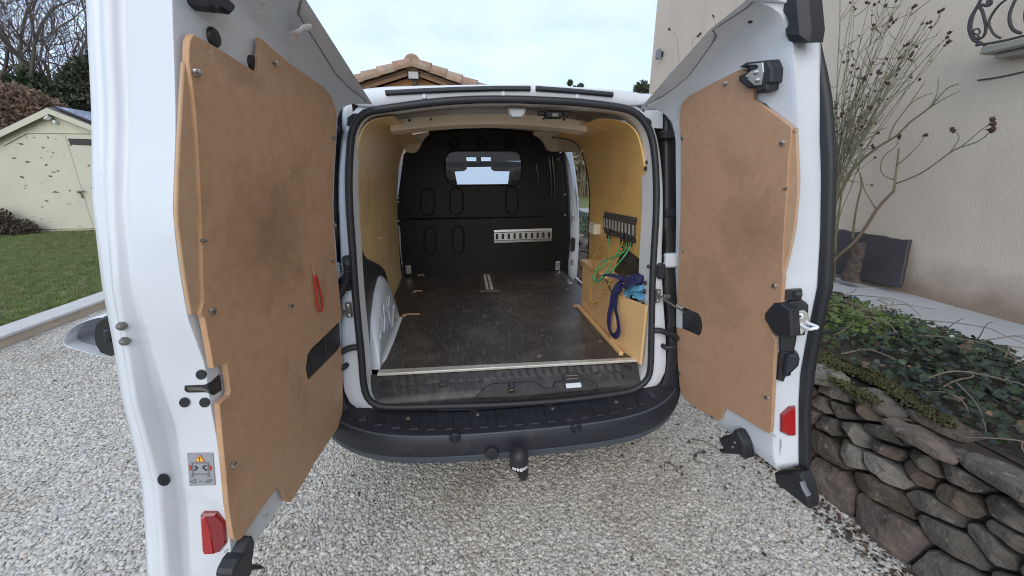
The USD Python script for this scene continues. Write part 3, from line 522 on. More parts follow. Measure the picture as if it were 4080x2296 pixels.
for i in range(len(pts)):
    reg = vo.regions[vo.point_region[i]]
    if -1 in reg or not reg: continue
    pg = Polygon(vo.vertices[reg]/AN).intersection(clip)
    if pg.is_empty or pg.area < 6e-4: continue
    m = wallstone(np.array(pg.exterior.coords)[:-1], FWL, r.uniform(.026, .060), i)
    if m is not None: part(SW, 'stone', m, STM[int(r.choice(4, p=[.46, .32, .10, .12]))], smooth=28); cnt += 1
for k, (y, x, L, w_, h_, mi) in enumerate([(-.06, 1.50, .26, .20, .492, 3), (-.24, 1.70, .34, .13, .482, 2), (-.30, 1.52, .26, .15, .490, 0), (-.46, 1.63, .26, .15, .488, 2), (-.52, 1.44, .26, .11, .485, 2), (-.74, 1.50, .26, .15, .487, 0), (-.96, 1.47, .24, .14, .485, 1), (-1.18, 1.50, .24, .14, .485, 0), (.18, 1.52, .26, .2, .485, 3), (.46, 1.53, .3, .2, .485, 1), (.80, 1.54, .34, .2, .485, 0), (-.08, 1.70, .22, .12, .478, 3), (-1.45, 1.50, .3, .16, .485, 1)]+[(1.2+j*.42, 1.54, .38, .22, .485, j % 4) for j in range(14)]):
    rr2 = np.random.default_rng(90+k); an = np.linspace(0, 2*math.pi, 9, endpoint=False)+rr2.uniform(-.2, .2, 9); pl2 = np.stack([-y+L/2*np.sign(np.cos(an))*np.abs(np.cos(an))**.6*rr2.uniform(.85, 1.08, 9), x+w_/2*np.sign(np.sin(an))*np.abs(np.sin(an))**.6*rr2.uniform(.85, 1.08, 9)], 1)
    m = wallstone(pl2, Frame((0, 0, h_-.035), (0, -1, 0), (1, 0, 0), (0, 0, 1)), .030, 300+k, -.012)
    if m is not None: part(SW, 'coping_stone', m, STM[mi], smooth=30)
M['moss'] = mat('moss', (.060, .055, .018), .95, .35, 60, bump=.8, bscale=220, bdist=.006, randv=.4)
mp_ = []
for (y0, x0), (y1, x1), n_, w_ in [((0.02, 1.56), (-.12, 1.66), 700, .030), ((-.12, 1.66), (-.40, 1.60), 900, .022), ((-.40, 1.60), (-.50, 1.58), 300, .018), ((-.16, 1.44), (-.34, 1.46), 350, .018), ((.1, 1.62), (-.05, 1.60), 400, .03)]:
    f = rng.random(n_); mp_.append(np.stack([x0+(x1-x0)*f+rng.normal(size=n_)*w_, y0+(y1-y0)*f+rng.normal(size=n_)*w_, .488+rng.uniform(-.012, .010, n_)], 1))
mp_ = np.vstack(mp_); n = len(mp_); bl = trimesh.creation.icosphere(subdivisions=1); bl = trimesh.Trimesh(np.asarray(bl.vertices)*np.array([1, 1, .7]), bl.faces, process=False)
instancer('moss', [(bl, M['moss'])], mp_, np.zeros(n, int), rquat(n), rng.uniform(.003, .008, n), 'olive moss creeping over the top of the stone wall', 'moss')
# ------------------------------------------------------------------ ivy
def ivyleaf(seed):
    r = np.random.default_rng(seed); ol = [(0, -.25), (.25, -.45), (.42, -.20), (.62, .02), (.40, .18), (.34, .42), (.12, .46), (0, .85), (-.12, .46), (-.34, .42), (-.40, .18), (-.62, .02), (-.42, -.20), (-.25, -.45)]
    V = [(0, .05, .05)]+[(x, y, -.18*abs(x)**1.3-.10*y*y+r.normal()*.02) for x, y in ol]; n = len(ol)
    return trimesh.Trimesh(np.array(V), np.array([[0, 1+i, 1+(i+1) % n] for i in range(n)]), process=False)
M['ivy'] = mat('ivy_dark', (.020, .031, .018), .38, .25, 60, trans=.12, randv=.5)
M['ivy2'] = mat('ivy_mid', (.038, .062, .024), .40, .25, 60, trans=.2, randv=.4)
M['ivydead'] = mat('ivy_dead', (.13, .085, .05), .7, .3, 60, trans=.15, randv=.4)
M['ivy3'] = mat('ivy_fresh', (.105, .16, .034), .45, .25, 60, trans=.3, randv=.3)
n = 34000; ix = 1.60+1.30*rng.random(n)**.85; iy = rng.uniform(-1.7, 6.8, n)
lowx = 1.64+.07*np.sin(iy*5)+.06*np.sin(iy*13)+np.where(iy < -.38, -.23*np.clip((-.38-iy)/.16, 0, 1), 0); hi = 2.66+.07*np.sin(iy*4)+.05*np.sin(iy*11)
k_ = (ix > lowx) & (ix < hi); ix, iy = ix[k_], iy[k_]; n = len(ix)
mound = .455+.055*meshkit.fbm(np.stack([ix*3, iy*3, 0*ix], 1), 3, 4)+.07*np.exp(-((ix-2.15)**2/.10))*(.6+.4*np.sin(iy*2.3))-.06*np.clip((ix-2.4)/.3, 0, 1)
iz = mound+np.where(ix < 1.66, .035, 0)+rng.uniform(-.05, .06, n)
fresh = 1.5*np.exp(-(((ix-2.12)/.34)**2+((iy-.42)/.27)**2)**2) + np.where(iy > 1.0, .3, 0)
ii = np.where(rng.random(n) < fresh*.8, 2, np.where(rng.random(n) < .25, 1, 0)); ii = np.where(rng.random(n) < .05, 3, ii); gap = meshkit.fbm(np.stack([ix*5, iy*5, 0*ix+3], 1), 3, 9) > .36+.25*rng.random(n)-.16-.25*(iy < -.3); ix, iy, iz, ii = ix[gap], iy[gap], iz[gap], ii[gap]; n = len(ix)
yaw = rng.uniform(0, 2*math.pi, n); tx, ty = rng.normal(-.25, .45, n), rng.normal(-.25, .45, n); q = np.stack([np.cos(yaw/2), tx*.5, ty*.5, np.sin(yaw/2)], 1); q /= np.linalg.norm(q, axis=1, keepdims=True)
instancer('ivy', [(ivyleaf(1), M['ivy']), (ivyleaf(2), M['ivy2']), (ivyleaf(3), M['ivy3']), (ivyleaf(4), M['ivydead'])], np.stack([ix, iy, iz], 1), ii, q, np.clip(rng.lognormal(math.log(.023), .35, n), .009, .045), 'dark and fresh green ivy covering the bed behind the stone wall', 'ivy')
rms = []
for k in range(46):
    y0_, x0_ = rng.uniform(-1.1, 1.6), rng.uniform(1.6, 2.55); a_ = rng.uniform(0, 2*math.pi); L_ = rng.uniform(.15, .5); q = np.array([[x0_+math.cos(a_)*L_*f+rng.normal()*.02, y0_+math.sin(a_)*L_*f+rng.normal()*.02, .50+.07*math.exp(-((x0_-2.15)**2)/.1)+.05*math.sin(f*3.1)+rng.normal()*.01] for f in np.linspace(0, 1, 5)]); rms.append(tube(smoothpath(q, 14), np.linspace(.0035, .0015, 14), 5))
single('ivy_runners', rms, mat('dry_runner', (.17, .13, .095), .8, .3, 30), 'thin dry runners and stems threading through the ivy', 'stems', kind='stuff')
# small weeds and leaf litter at the foot of the wall
n = 900; wx = rng.normal(1.29, .05, n); wy = rng.uniform(-1.2, .6, n); yaw = rng.uniform(0, 2*math.pi, n)
q = np.stack([np.cos(yaw/2), rng.normal(0, .2, n), rng.normal(0, .2, n), np.sin(yaw/2)], 1); q /= np.linalg.norm(q, axis=1, keepdims=True)
M['litter'] = mat('leaf_litter', (.075, .048, .032), .8, .3, 40, randv=.5)
instancer('leaf_litter', [(ivyleaf(5), M['litter']), (ivyleaf(6), M['ivy'])], np.stack([wx, wy, rng.uniform(.006, .016, n)], 1), rng.choice(2, n, p=[.85, .15]), q, rng.uniform(.008, .018, n), 'brown leaf litter gathered along the foot of the stone wall', 'leaf litter')
n = 420; wx, wy = rng.uniform(-3.5, 1.3, n), rng.uniform(-1.1, 2.6, n); wx[:170] = rng.normal(.95, .22, 170); wy[:170] = rng.normal(.0, .45, 170); yaw = rng.uniform(0, 2*math.pi, n)
q = np.stack([np.cos(yaw/2), rng.normal(0, .2, n), rng.normal(0, .2, n), np.sin(yaw/2)], 1); q /= np.linalg.norm(q, axis=1, keepdims=True)
instancer('gravel_debris', [(ivyleaf(8), M['litter']), (tube([(-1, 0, 0), (0, .12, .05), (1, 0, 0)], .06, 4), M['twig']), (blade_clump(44, 8), M['grass'])], np.stack([wx, wy, rng.uniform(.007, .013, n)], 1), rng.choice(3, n, p=[.52, .38, .10]), q, rng.uniform(.006, .020, n), 'scraps of leaf, twig and weed scattered over the gravel', 'debris')
# fallen leaves and twigs lying on the gravel beside the right door
tw = [([(2760,1752),(2810,1760),(2850,1782),(2880,1800)], 'thin bent dark twig on the gravel below the right door latch'), ([(2700,1880),(2690,1860),(2655,1842),(2648,1880)], 'small hooked black twig on open gravel right of the tow ball'), ([(2790,1800),(2765,1815),(2772,1835),(2830,1850)], 'curled twig on the gravel at the foot of the right door')]
for pts, lab in tw:
    q = smoothpath([atZ(u, v, .014) for u, v in pts], 16); t = single('twig', tube(q, np.linspace(.0028, .0014, 16), 5), M['twig'], lab, 'twig', smooth=True, group='twigs on the gravel')
for u, v, lab, s in [(2745,1760,'reddish brown dead leaf lying nearest the bumper corner',.030),(2770,1815,'dark red curled dead leaf by the twigs under the right door',.026),(2716,1858,'small dark dead leaf beside the hooked black twig',.018),(2700,1690,'brown dead leaf right beneath the corner of the bumper',.026),(1490,1995,'small dark dead leaf on the gravel left of the tow ball',.014),(2835,1745,'brown leaf scrap between the twig and the right door latch',.020)]:
    f_ = Frame(atZ(u, v, .014), (math.cos(u), math.sin(u), .2), (-math.sin(u), math.cos(u), .1), (0, 0, 1)); lf = ivyleaf(u); single('dead_leaf', trimesh.Trimesh(f_.w(np.asarray(lf.vertices)*s*np.array([.6, 1, 1.2])), lf.faces, process=False), M['litter'], lab, 'leaf', group='dead leaves on the gravel')
# ------------------------------------------------------------------ slate, bark and rose
M['slate'] = mat('dark_slate', (.045, .042, .044), .6, .2, 12, bump=.5, bscale=30, bdist=.006, stretch=(1, 1, 4), dirt=((.12, .11, .105), 30, .66, .74))
q4 = [(3340,912),(3622,958),(3580,1145),(3310,1080)]
fs_ = Frame((3.40, 0, 0), (0, -1, 0), (.12, 0, .993), (-.993, 0, .12)); c_ = hit(3310, 1080, fs_.m[2], fs_.m[2]@np.array([3.40, 0, PZ])); fs_.o = np.array([3.40, 0, PZ])
single('slate_slab', slab(fs_, resample(np.array([fs_.px(u, v) for u, v in [(3340,912),(3480,935),(3622,958),(3606,1040),(3582,1150),(3450,1118),(3300,1085)]]), 40, True)+rng.normal(size=(40, 2))*.004, -.03, .0, .006), M['slate'], 'dark slate slab leaning against the beige wall behind the rose', 'slate slab')
bk = thing('bark_log', 'rough chunk of cork bark standing before the dark slate', 'bark', (3.25, 1.55, PZ))
b0, b1 = atX(3385, 1120, 3.25), atX(3425, 968, 3.25); rows = []
for f in np.linspace(0, 1, 18):
    c = b0*(1-f)+b1*f; an = np.linspace(0, 2*math.pi, 22, endpoint=False); R_ = .062*(1.15-.35*f); rows.append([c+np.array([math.cos(t)*R_*.7, math.sin(t)*R_, 0])*(1+.55*(meshkit.fbm(np.array([[math.cos(t)*2.2, math.sin(t)*2.2, f*7]]), 3, 8)[0]-.5)*1.6) for t in an])
rows.append([b1]*22); part(bk, 'bark_body', grid(rows, wrapu=True), mat('cork_bark', (.085, .066, .055), .95, .35, 30, bump=.9, bscale=70, bdist=.012))
M['rosestem'] = mat('rose_cane', (.155, .155, .085), .6, .3, 12, dirt=((.14, .09, .055), 8, .5, .7)); M['hip'] = mat('dried_rose', (.055, .028, .024), .8, .35, 60); M['oldwood'] = mat('rose_old_wood', (.17, .125, .085), .8, .25, 20, bump=.4, bscale=60)
RB_ = atX(3400, 975, 3.22); RS = thing('rose_bush', 'leggy rose bush with dried flower heads against the beige wall', 'rose bush', (3.2, 1.75, PZ))
RR = np.random.default_rng(5); ROOT = atX(3292, 1065, 3.22); ROOT[2] = PZ
def cane(pts, x0, x1, r0, r1, m_='rosestem', name='cane', thorns=True, root=False):
    xs_ = np.linspace(x0, x1, len(pts)); w3 = [atX(u, v, x) for (u, v), x in zip(pts, xs_)]
    if root: b_ = ROOT+np.array([RR.normal()*.03, RR.normal()*.05, 0]); w3 = [b_, b_*.45+w3[0]*.55+np.array([-.02, -.03, .0])]+w3
    q = smoothpath(w3, 8*len(w3)); m = [tube(q, np.linspace(r0, r1, len(q)), 6)]
    if thorns:
        for k in range(3, len(q)-1, 3):
            d = RR.normal(size=3); d /= np.linalg.norm(d); m.append(tube([q[k], q[k]+d*(.008+r0*.5)], [r0*.5, .0005], 4))
    return part(RS, name, m, M[m_]), q
def head(p, s):
    m = trimesh.creation.icosphere(subdivisions=1); v = np.array(m.vertices); v *= (1+.5*(meshkit.noise(v*2+p*50, 3)-.5)[:, None]); v = v*s*np.array([1, 1, 1.1])+p; ms = [trimesh.Trimesh(v, m.faces, process=False)]
    for k in range(4):
        d = RR.normal(size=3); d /= np.linalg.norm(d); e = np.cross(d, RR.normal(size=3)); e /= np.linalg.norm(e); a = p+d*s*.5; ms.append(trimesh.Trimesh(np.array([a-e*s*.5, a+e*s*.5, p+d*s*2.0]), np.array([[0, 1, 2]]), process=False))
    part(RS, 'dried_flower', ms, M['hip'])
def heads(q, n, s=.012):
    for k in range(n): head(q[-1]+RR.normal(size=3)*.016*(k > 0), s*RR.uniform(.7, 1.3))
def zr7(pts): return [(3100+x*.7916, y*.7916) for x, y in pts]
_, q = cane(zr7([(262,1335),(300,1290),(350,1250),(395,1205),(450,1130),(495,1058),(540,1005),(583,962)]), 3.20, 3.22, .016, .010, 'oldwood', 'main_stem')
_, q = cane(zr7([(375,1200),(385,1110),(405,1000),(420,930),(410,870)]), 3.28, 3.2, .010, .005)
_, q = cane(zr7([(583,962),(590,900),(600,820),(608,745)]), 3.22, 3.2, .009, .006)
_, q = cane(zr7([(590,925),(660,900),(740,860),(830,795),(910,745),(1010,710),(1080,650)]), 3.22, 3.15, .007, .003); heads(q, 3, .014)
_, q = cane(zr7([(910,748),(970,700),(1030,650),(1072,625)]), 3.17, 3.15, .004, .002); heads(q, 2)
_, q = cane(zr7([(860,775),(900,720),(910,685),(885,660)]), 3.18, 3.2, .0035, .002); heads(q, 2, .010)
_, q = cane(zr7([(600,830),(660,780),(720,715),(742,680)]), 3.2, 3.2, .005, .002); heads(q, 1)
_, q = cane(zr7([(280,1040),(360,880),(430,800),(520,730),(600,680),(660,620),(740,560),(800,500),(860,440),(910,425)]), 3.1, 3.15, .013, .003)
_, q = cane(zr7([(740,560),(830,500),(915,460)]), 3.14, 3.15, .005, .002)
_, q = cane(zr7([(775,525),(800,470),(808,395)]), 3.14, 3.15, .004, .002)
_, q = cane(zr7([(560,700),(580,640),(640,555),(700,470),(742,405)]), 3.12, 3.2, .006, .002)
_, q = cane(zr7([(650,540),(700,500),(778,468)]), 3.15, 3.2, .004, .002)
_, q = cane(zr7([(495,1055),(460,1000),(430,940),(415,880),(350,790)]), 3.22, 3.1, .006, .003)
_, q = cane(zr7([(580,905),(530,880),(515,840),(540,780),(590,740),(610,690)]), 3.22, 3.15, .005, .002); heads(q, 2)
for k in range(52):
    u0, v0 = RR.uniform(255, 330), RR.uniform(650, 1050); tgt = [(RR.uniform(280, 720), RR.uniform(-60, 60)), (RR.uniform(480, 900), RR.uniform(60, 420)), (RR.uniform(330, 720), RR.uniform(250, 640)), (RR.uniform(520, 860), RR.uniform(-40, 260))][k % 4]
    if k % 4 in (1, 3): v0 = RR.uniform(820, 1050)
    p0, p1 = np.array([u0, v0]), np.array(tgt); mid_ = p0*.5+p1*.5+np.array([-8-RR.uniform(-15, 25), -16]); x0_ = RR.uniform(2.95, 3.25); x1_ = RR.uniform(2.9, 3.4); r0_ = RR.uniform(.003, .0065)
    _, q = cane(zr7([p0, p0*.72+mid_*.28, mid_, mid_*.5+p1*.5+RR.normal(size=2)*8, p1]), x0_, x1_, r0_, .0015, root=True)
    if RR.random() < .62: heads(q, int(RR.integers(1, 4)), .0095)
    for j in range(int(RR.integers(3, 7))):
        i = int(RR.uniform(.5, .96)*len(q)); d = RR.normal(size=3)*np.array([.5, .8, .6])+np.array([0, -.2, 1.0]); d *= RR.uniform(.08, .22)/np.linalg.norm(d); s_ = smoothpath([q[i], q[i]+d*.5+RR.normal(size=3)*.012, q[i]+d], 8)
        part(RS, 'side_twig', tube(s_, np.linspace(.0032, .0015, 8), 5), M['rosestem'])
        if RR.random() < .24: heads(s_, int(RR.integers(1, 3)), .0085)
# sprays that rise above the right door
for pts in ([(2700,180),(2690,140),(2668,118)], [(2760,170),(2770,150),(2790,135)], [(2840,130),(2850,100),(2840,62)], [(2930,70),(2950,40),(2975,20)], [(2990,60),(2980,20),(2960,-10)], [(2870,120),(2880,80),(2895,70)]):
    _, q = cane([(pts[0][0]+30, pts[0][1]+180)]+pts, 2.9, 3.2, .005, .002, root=True); heads(q, 2, .014)
# weeds by the path, dry stems in the ivy
for pts in ([(3750,1370),(3760,1330),(3800,1290),(3838,1270)], [(3830,1420),(3880,1370),(3910,1330),(3935,1290),(3960,1285)]):
    q = smoothpath([atX(u, v, 2.75) for u, v in pts], 20); single('dry_stem', tube(q, np.linspace(.004, .0015, 20), 5), M['twig'], 'bare dry stem rising from the ivy before the path' if pts[0][0] < 3800 else 'branched dry stem at the path edge, right of the other', 'stem', smooth=True, group='dry stems by the path')
wd = thing('weed', 'small green weed at the corner where slate meets path', 'weed', tuple(atZ(3590, 1155, PZ))); wb = blade_clump(31, 26); part(wd, 'leaves', trimesh.Trimesh(np.asarray(wb.vertices)*.10+LOC[wd], wb.faces, process=False), M['grass'])
wd = thing('weed', 'green weed growing from the joint at the foot of the beige wall', 'weed', tuple(atZ(3830, 1220, PZ))); wb = blade_clump(33, 30); part(wd, 'leaves', trimesh.Trimesh(np.asarray(wb.vertices)*np.array([.05, .22, .05])+LOC[wd], wb.faces, process=False), M['grass'])
# reeds seen through the side door
rn = 900; RDh = thing('reed_hedge', 'tall dry reed hedge seen through the open side door', 'hedge', (4.2, 14.5, .3)); rx, ryy = rng.uniform(1.2, 7.5, rn), rng.uniform(14, 15.4, rn); ms = []
for k in range(rn):
    h_ = rng.uniform(1.6, 3.4); b_ = np.array([rx[k], ryy[k], .3]); d = rng.normal(size=2)*.28; ms.append(tube([b_, b_+np.array([d[0]*.4, d[1]*.4, h_*.6]), b_+np.array([d[0]*1.6, d[1], h_])], [.03, .028, .008], 3))
part(RDh, 'stalks', ms, mat('dry_reed', (.24, .205, .14), .8, .4, 3)); part(RDh, 'leaves', leaf_cloud(np.stack([rng.uniform(1.2, 7.5, 40), np.full(40, 14.3), rng.uniform(1, 2.8, 40)], 1), np.full((40, 3), .6), 3500, .14, 77), mat('dry_reed_leaf', (.27, .235, .16), .8, .4, 6, trans=.2))

# ------------------------------------------------------------------ the van
VAN = thing('van', 'white panel van with both rear doors open, empty cargo bay lined with board', 'van')
LEAN, Z0 = .125, 1.28
def ry(z): return LEAN*(z-Z0)
def rear(x, z, d=0.0): return np.array([x, ry(z)+d, z])
OPEN_N = np.array([0, 1, -LEAN]); OPEN_K = -LEAN*Z0
def atR(u, v, d=0.0): return hit(u, v, OPEN_N, OPEN_K+d)
SEALPX = [(1454,454),(1416,499),(1402,548),(1395,631),(1392,700),(1394,810),(1401,921),(1409,1031),(1413,1100),(1424,1238),(1435,1348),(1443,1431),(1448,1500),(1453,1540),(1466,1580),(1492,1606),(1533,1617),(1672,1617),(1766,1615),(1890,1612),(2086,1603),(2283,1587),(2447,1566),(2512,1553),(2555,1530),(2580,1500),(2589,1455),(2592,1339),(2595,1180),(2599,1060),(2606,939),(2612,800),(2607,645),(2591,541),(2569,493),(2534,455),(2479,433),(2386,419),(2300,410),(2160,402),(2021,398),(1824,402),(1628,422),(1516,438)]
_s = np.array([atR(u, v) for u, v in SEALPX]); SEAL = resample(smoothpath(_s, 400, True), 160, True)
_c2 = SEAL[:, [0, 2]]; _t = np.roll(_c2, -1, 0)-np.roll(_c2, 1, 0); _t /= np.linalg.norm(_t, axis=1, keepdims=True)
OUTN = np.stack([-_t[:, 1], _t[:, 0]], 1)
if np.mean(np.sum(OUTN*(_c2-_c2.mean(0)), 1)) < 0: OUTN = -OUTN
def off(w, d):
    q = _c2+OUTN*np.broadcast_to(np.asarray(w, float), (len(_c2),))[:, None]
    return np.array([rear(x, z, d if np.ndim(d) == 0 else d[i]) for i, (x, z) in enumerate(q)])
sealp = part(VAN, 'door_seal', tube(off(0, -.008), .0135, 10, closed=True), M['rubber'], smooth=True)
# flange of the door opening, its inner return and the outer corner turning into the sides
up_ = np.clip(OUTN[:, 1], 0, 1); side_ = np.abs(OUTN[:, 0]); low_ = np.clip((.75-_c2[:, 1])/.3, 0, 1)*side_
wside = np.interp(_c2[:, 1], [.45, .70, 1.0, 1.3, 1.6], [.072, .058, .030, .020, .010])*side_; wout = .016 + wside + .020*up_*(1-side_)
ringrows = [off(-.006, .11), off(-.0075, .07), off(-.009, .035), off(-.010, .014), off(-.0115, .003), off(0, .004), off(.016, .005), off(wout*.5, .006), off(wout, .012), off(wout+.012*side_+.004*up_, .022+.01*side_), off(wout+.02*side_, .09+.05*up_*0)]
ringm = grid(ringrows, wrapu=True)
part(VAN, 'rear_frame', grid(ringrows[4:], wrapu=True), M['white'], smooth=40)
part(VAN, 'inner_jamb', grid(ringrows[:5], wrapu=True), M['jamb'], smooth=40)
# holes punched in the right and left inner jamb
for u, v, r in [(2577,647,4),(2572,672,5),(2583,1062,4),(2571,1128,5),(2567,1162,6),(2563,1209,4)]:
    p = atX(u, v, .568); part(VAN, 'jamb_hole', disc(Frame(p, (0, 1, 0), (0, 0, 1), (1, 0, 0)), (0, 0), (r*.0012, r*.0019), .004, -.006, 10), M['blackprint'])
# the raised panel over the opening (rear end of the roof)
HD = Frame((0, .05, 0), (1, 0, 0), (0, 0, 1), (0, -1, 0))
hd_top = [(1398,373),(1410,362),(1470,352),(1536,346),(1680,342),(1824,339),(1980,337),(2119,337),(2280,346),(2447,357),(2540,369),(2570,378),(2582,396)]
hd_bot = [(1398,385),(1410,415),(1440,428),(1500,430),(1680,405),(1824,394),(1980,390),(2119,390),(2280,399),(2447,415),(2500,424),(2556,420),(2582,405)]
T_ = resample([HD.px(*p, .0) for p in hd_top], 40); B_ = resample([HD.px(*p, .0) for p in hd_bot], 40)
rows = []
for k, (f, n) in enumerate([(0, -.03), (0, .004), (.06, .012), (.5, .016), (.9, .012), (1, .0), (1.0, -.02), (1.02, -.12), (1.10, -.45), (1.2, -1.0), (1.25, -1.7)]):
    q = B_*(1-min(f, 1)) + T_*min(f, 1); q = q + np.array([0, 1])*max(f-1, 0)*.22
    q[:, 0] *= 1+max(f-1, 0)*.35
    rows.append(HD.w(np.c_[q, np.full(40, n)]))
ROOF = part(VAN, 'roof', grid(rows), M['white'], smooth=40)
strip = resample([HD.px(u, v, .016) for u, v in [(1537,372),(1680,364),(1824,358),(1980,354),(2112,354)]], 20); strip2 = resample([HD.px(u, v, .016) for u, v in [(2134,354),(2280,364),(2440,378)]], 16)
for s_ in (strip, strip2): part(VAN, 'roof_gasket', tube(HD.w(np.c_[s_, np.full(len(s_), .018)]), .0095, 8, flat=(1.2, 1)), M['rubber'], smooth=40)
for u, v in [(1690,388),(2005,378),(2300,388)]:
    q = HD.px(u, v, .016); part(VAN, 'roof_emboss', box((q[0], q[1]+.008, .014), (.018, .028, .010), HD, .004), M['white'])
for sx, (u0, v0, u1, v1) in ((-1, (1352, 385, 1392, 520)), (1, (2590, 385, 2638, 512))):   # shoulders of the body beside the roof panel
    a, b = atY(u0, v0, .07), atY(u1, v1, .07); x0, x1, z0, z1 = min(a[0], b[0]), max(a[0], b[0]), min(a[2], b[2]), max(a[2], b[2])
    P = []
    for f in np.linspace(0, 1, 7):
        z = z0+(z1-z0)*f; lean = .045*f**2
        xo = sx*(max(abs(x0), abs(x1))+.002-lean*.5); xi = sx*(min(abs(x0), abs(x1))-.02)
        P.append([(xi, .064, z), ((xi+xo)/2, .062, z), (xo, .07, z), (xo+sx*.008, .10, z), (xo+sx*.012, .30, z+.01), (xo+sx*.014, .9, z+.02)])
    P.append([(q[0]-sx*.02, q[1]+.02, q[2]+.012) for q in P[-1]])
    m = grid(P)
    part(VAN, 'roof_shoulder', m, M['white'], smooth=50)
# body sides
def sidex(z): return np.interp(z, [.3, .6, .9, 1.2, 1.45, 1.6, 1.68], [.80, .825, .825, .80, .755, .71, .665])
for sx in (-1, 1):
    for y0, y1, z0, z1 in ([(.3, 3.1, .36, 1.68)] if sx < 0 else [(.3, 1.0, .36, 1.68), (1.66, 3.1, .36, 1.68), (1.0, 1.66, .36, .50), (1.0, 1.66, 1.60, 1.68)]):
        zz = np.linspace(z0, z1, 14); P = [[(sx*(sidex(z)-.02), y, z) for y in np.linspace(y0, y1, 4)] for z in zz]
        part(VAN, 'side_panel', sheet(P, (-sx*.012, 0, 0)), M['white'], smooth=40)
part(VAN, 'underbody', box((0, 1.7, .40), (1.45, 3.0, .06)), M['plastic'])
for sx in (-1, 1):
    part(VAN, 'rear_corner', grid([[(sx*(sidex(z)-.028), .3, z), (sx*(sidex(z)-.02), .2, z), (sx*(sidex(z)-.05), .13, z), (sx*(.66 if z > 1 else .70), .105, z)] for z in np.linspace(.45, 1.62, 12)]), M['white'], smooth=50)
# tail lamps, seen from the side of the opening
for sx in (-1, 1):
    zz = np.linspace(.66, 1.625, 22); P = []
    for z in zz:
        xo = np.interp(z, [.66, 1.05, 1.40, 1.55, 1.60, 1.625], [.775, .785, .735, .70, .672, .64]); xi = np.interp(z, [.66, 1.0, 1.3, 1.6, 1.625], [.685, .652, .640, .618, .606])
        jog = .009*math.sin(z*19)+.006*math.sin(z*41+1)+.004 if z < 1.25 else 0
        P.append([(sx*a, ry(z)+b, z) for a, b in ((xi+jog, .04), (xi+.02, .026), (xo-.03, .03), (xo-.004, .06), (xo+.004, .13), (xo-.01, .22), (xi+.02, .22))])
    m = grid(P, wrapu=True)
    tl = part(VAN, 'tail_lamp', m, M['plastic'], smooth=35)
    for z in (.86, 1.03, 1.22): part(tl, 'lamp_clip', box((sx*.675, ry(z)+.028, z), (.05, .02, .035), None, .006), M['rubber'])
    part(VAN, 'door_hinge', box((sx*.642, ry(1.527)+.012, 1.527), (.06, .05, .030), None, .004), M['plastic'])
    part(VAN, 'pillar_flange', box((sx*.688, ry(1.028)+.02, 1.028), (.07, .03, .060), None, .006), M['white'])
    part(VAN, 'buffer', slab(Frame((0, ry(.99), 0), (1, 0, 0), (0, 0, 1), (0, -1, 0)), rrect(*( (-.640, .955, -.612, 1.02) if sx < 0 else (.612, .955, .644, 1.02)), .012), -.05, .012, .004), M['rubber'], smooth=30)
    pts = [(sx*a, ry(.72)+b, c) for a, b, c in ((.60, -.002, .735), (.63, -.012, .738), (.66, -.015, .728), (.70, -.012, .71), (.72, .0, .69))]
    part(VAN, 'rubber_arm', tube(smoothpath(pts, 14), [.012]*14, 8), M['rubber'], smooth=True)
    part(VAN, 'rubber_peg', tube([(sx*a, ry(.66)+b, .66) for a, b in ((.655, .02), (.665, -.012), (.70, -.014))], .011, 8), M['rubber'], smooth=True)
part(VAN, 'corner_bump_stop', slab(Frame((0, .05, 0), (1, 0, 0), (0, 0, 1), (0, -1, 0)), [HD.px(u, v, .01) for u, v in [(1386,470),(1408,453),(1424,453),(1432,462),(1412,500),(1400,507),(1384,500)]], -.0, .02, .004), M['rubber'])
part(VAN, 'corner_bump_stop', slab(Frame((0, .05, 0), (1, 0, 0), (0, 0, 1), (0, -1, 0)), [HD.px(u, v, .01) for u, v in [(2575,470),(2590,478),(2595,492),(2588,500),(2570,480)]], -.0, .02, .004), M['rubber'])

# ---- bumper: sections swept across the width
bx = np.linspace(-1, 1, 61)
def bump_row(dy, z, w, lift=0.0, cv=1.0):
    return np.array([(w*s, dy + cv*(.05*s*s+.20*abs(s)**5), z+lift*abs(s)**3) for s in bx])
brows = [bump_row(-.085, .425, .69, .10, .3), bump_row(-.118, .432, .70, .09, .3), bump_row(-.122, .440, .715, .07, .35), bump_row(-.255, .446, .775, .02), bump_row(-.272, .440, .785, .01), bump_row(-.280, .424, .79, 0), bump_row(-.286, .385, .795), bump_row(-.282, .358, .795), bump_row(-.262, .352, .79)]
BUMP = part(VAN, 'bumper', grid(brows), M['bumper'], smooth=18)
lrows = [bump_row(-.270, .362, .787), bump_row(-.284, .356, .79), bump_row(-.276, .326, .785), bump_row(-.24, .310, .77), bump_row(-.05, .31, .73)]
part(BUMP, 'lower_lip', grid(lrows), M['lip'], smooth=25)
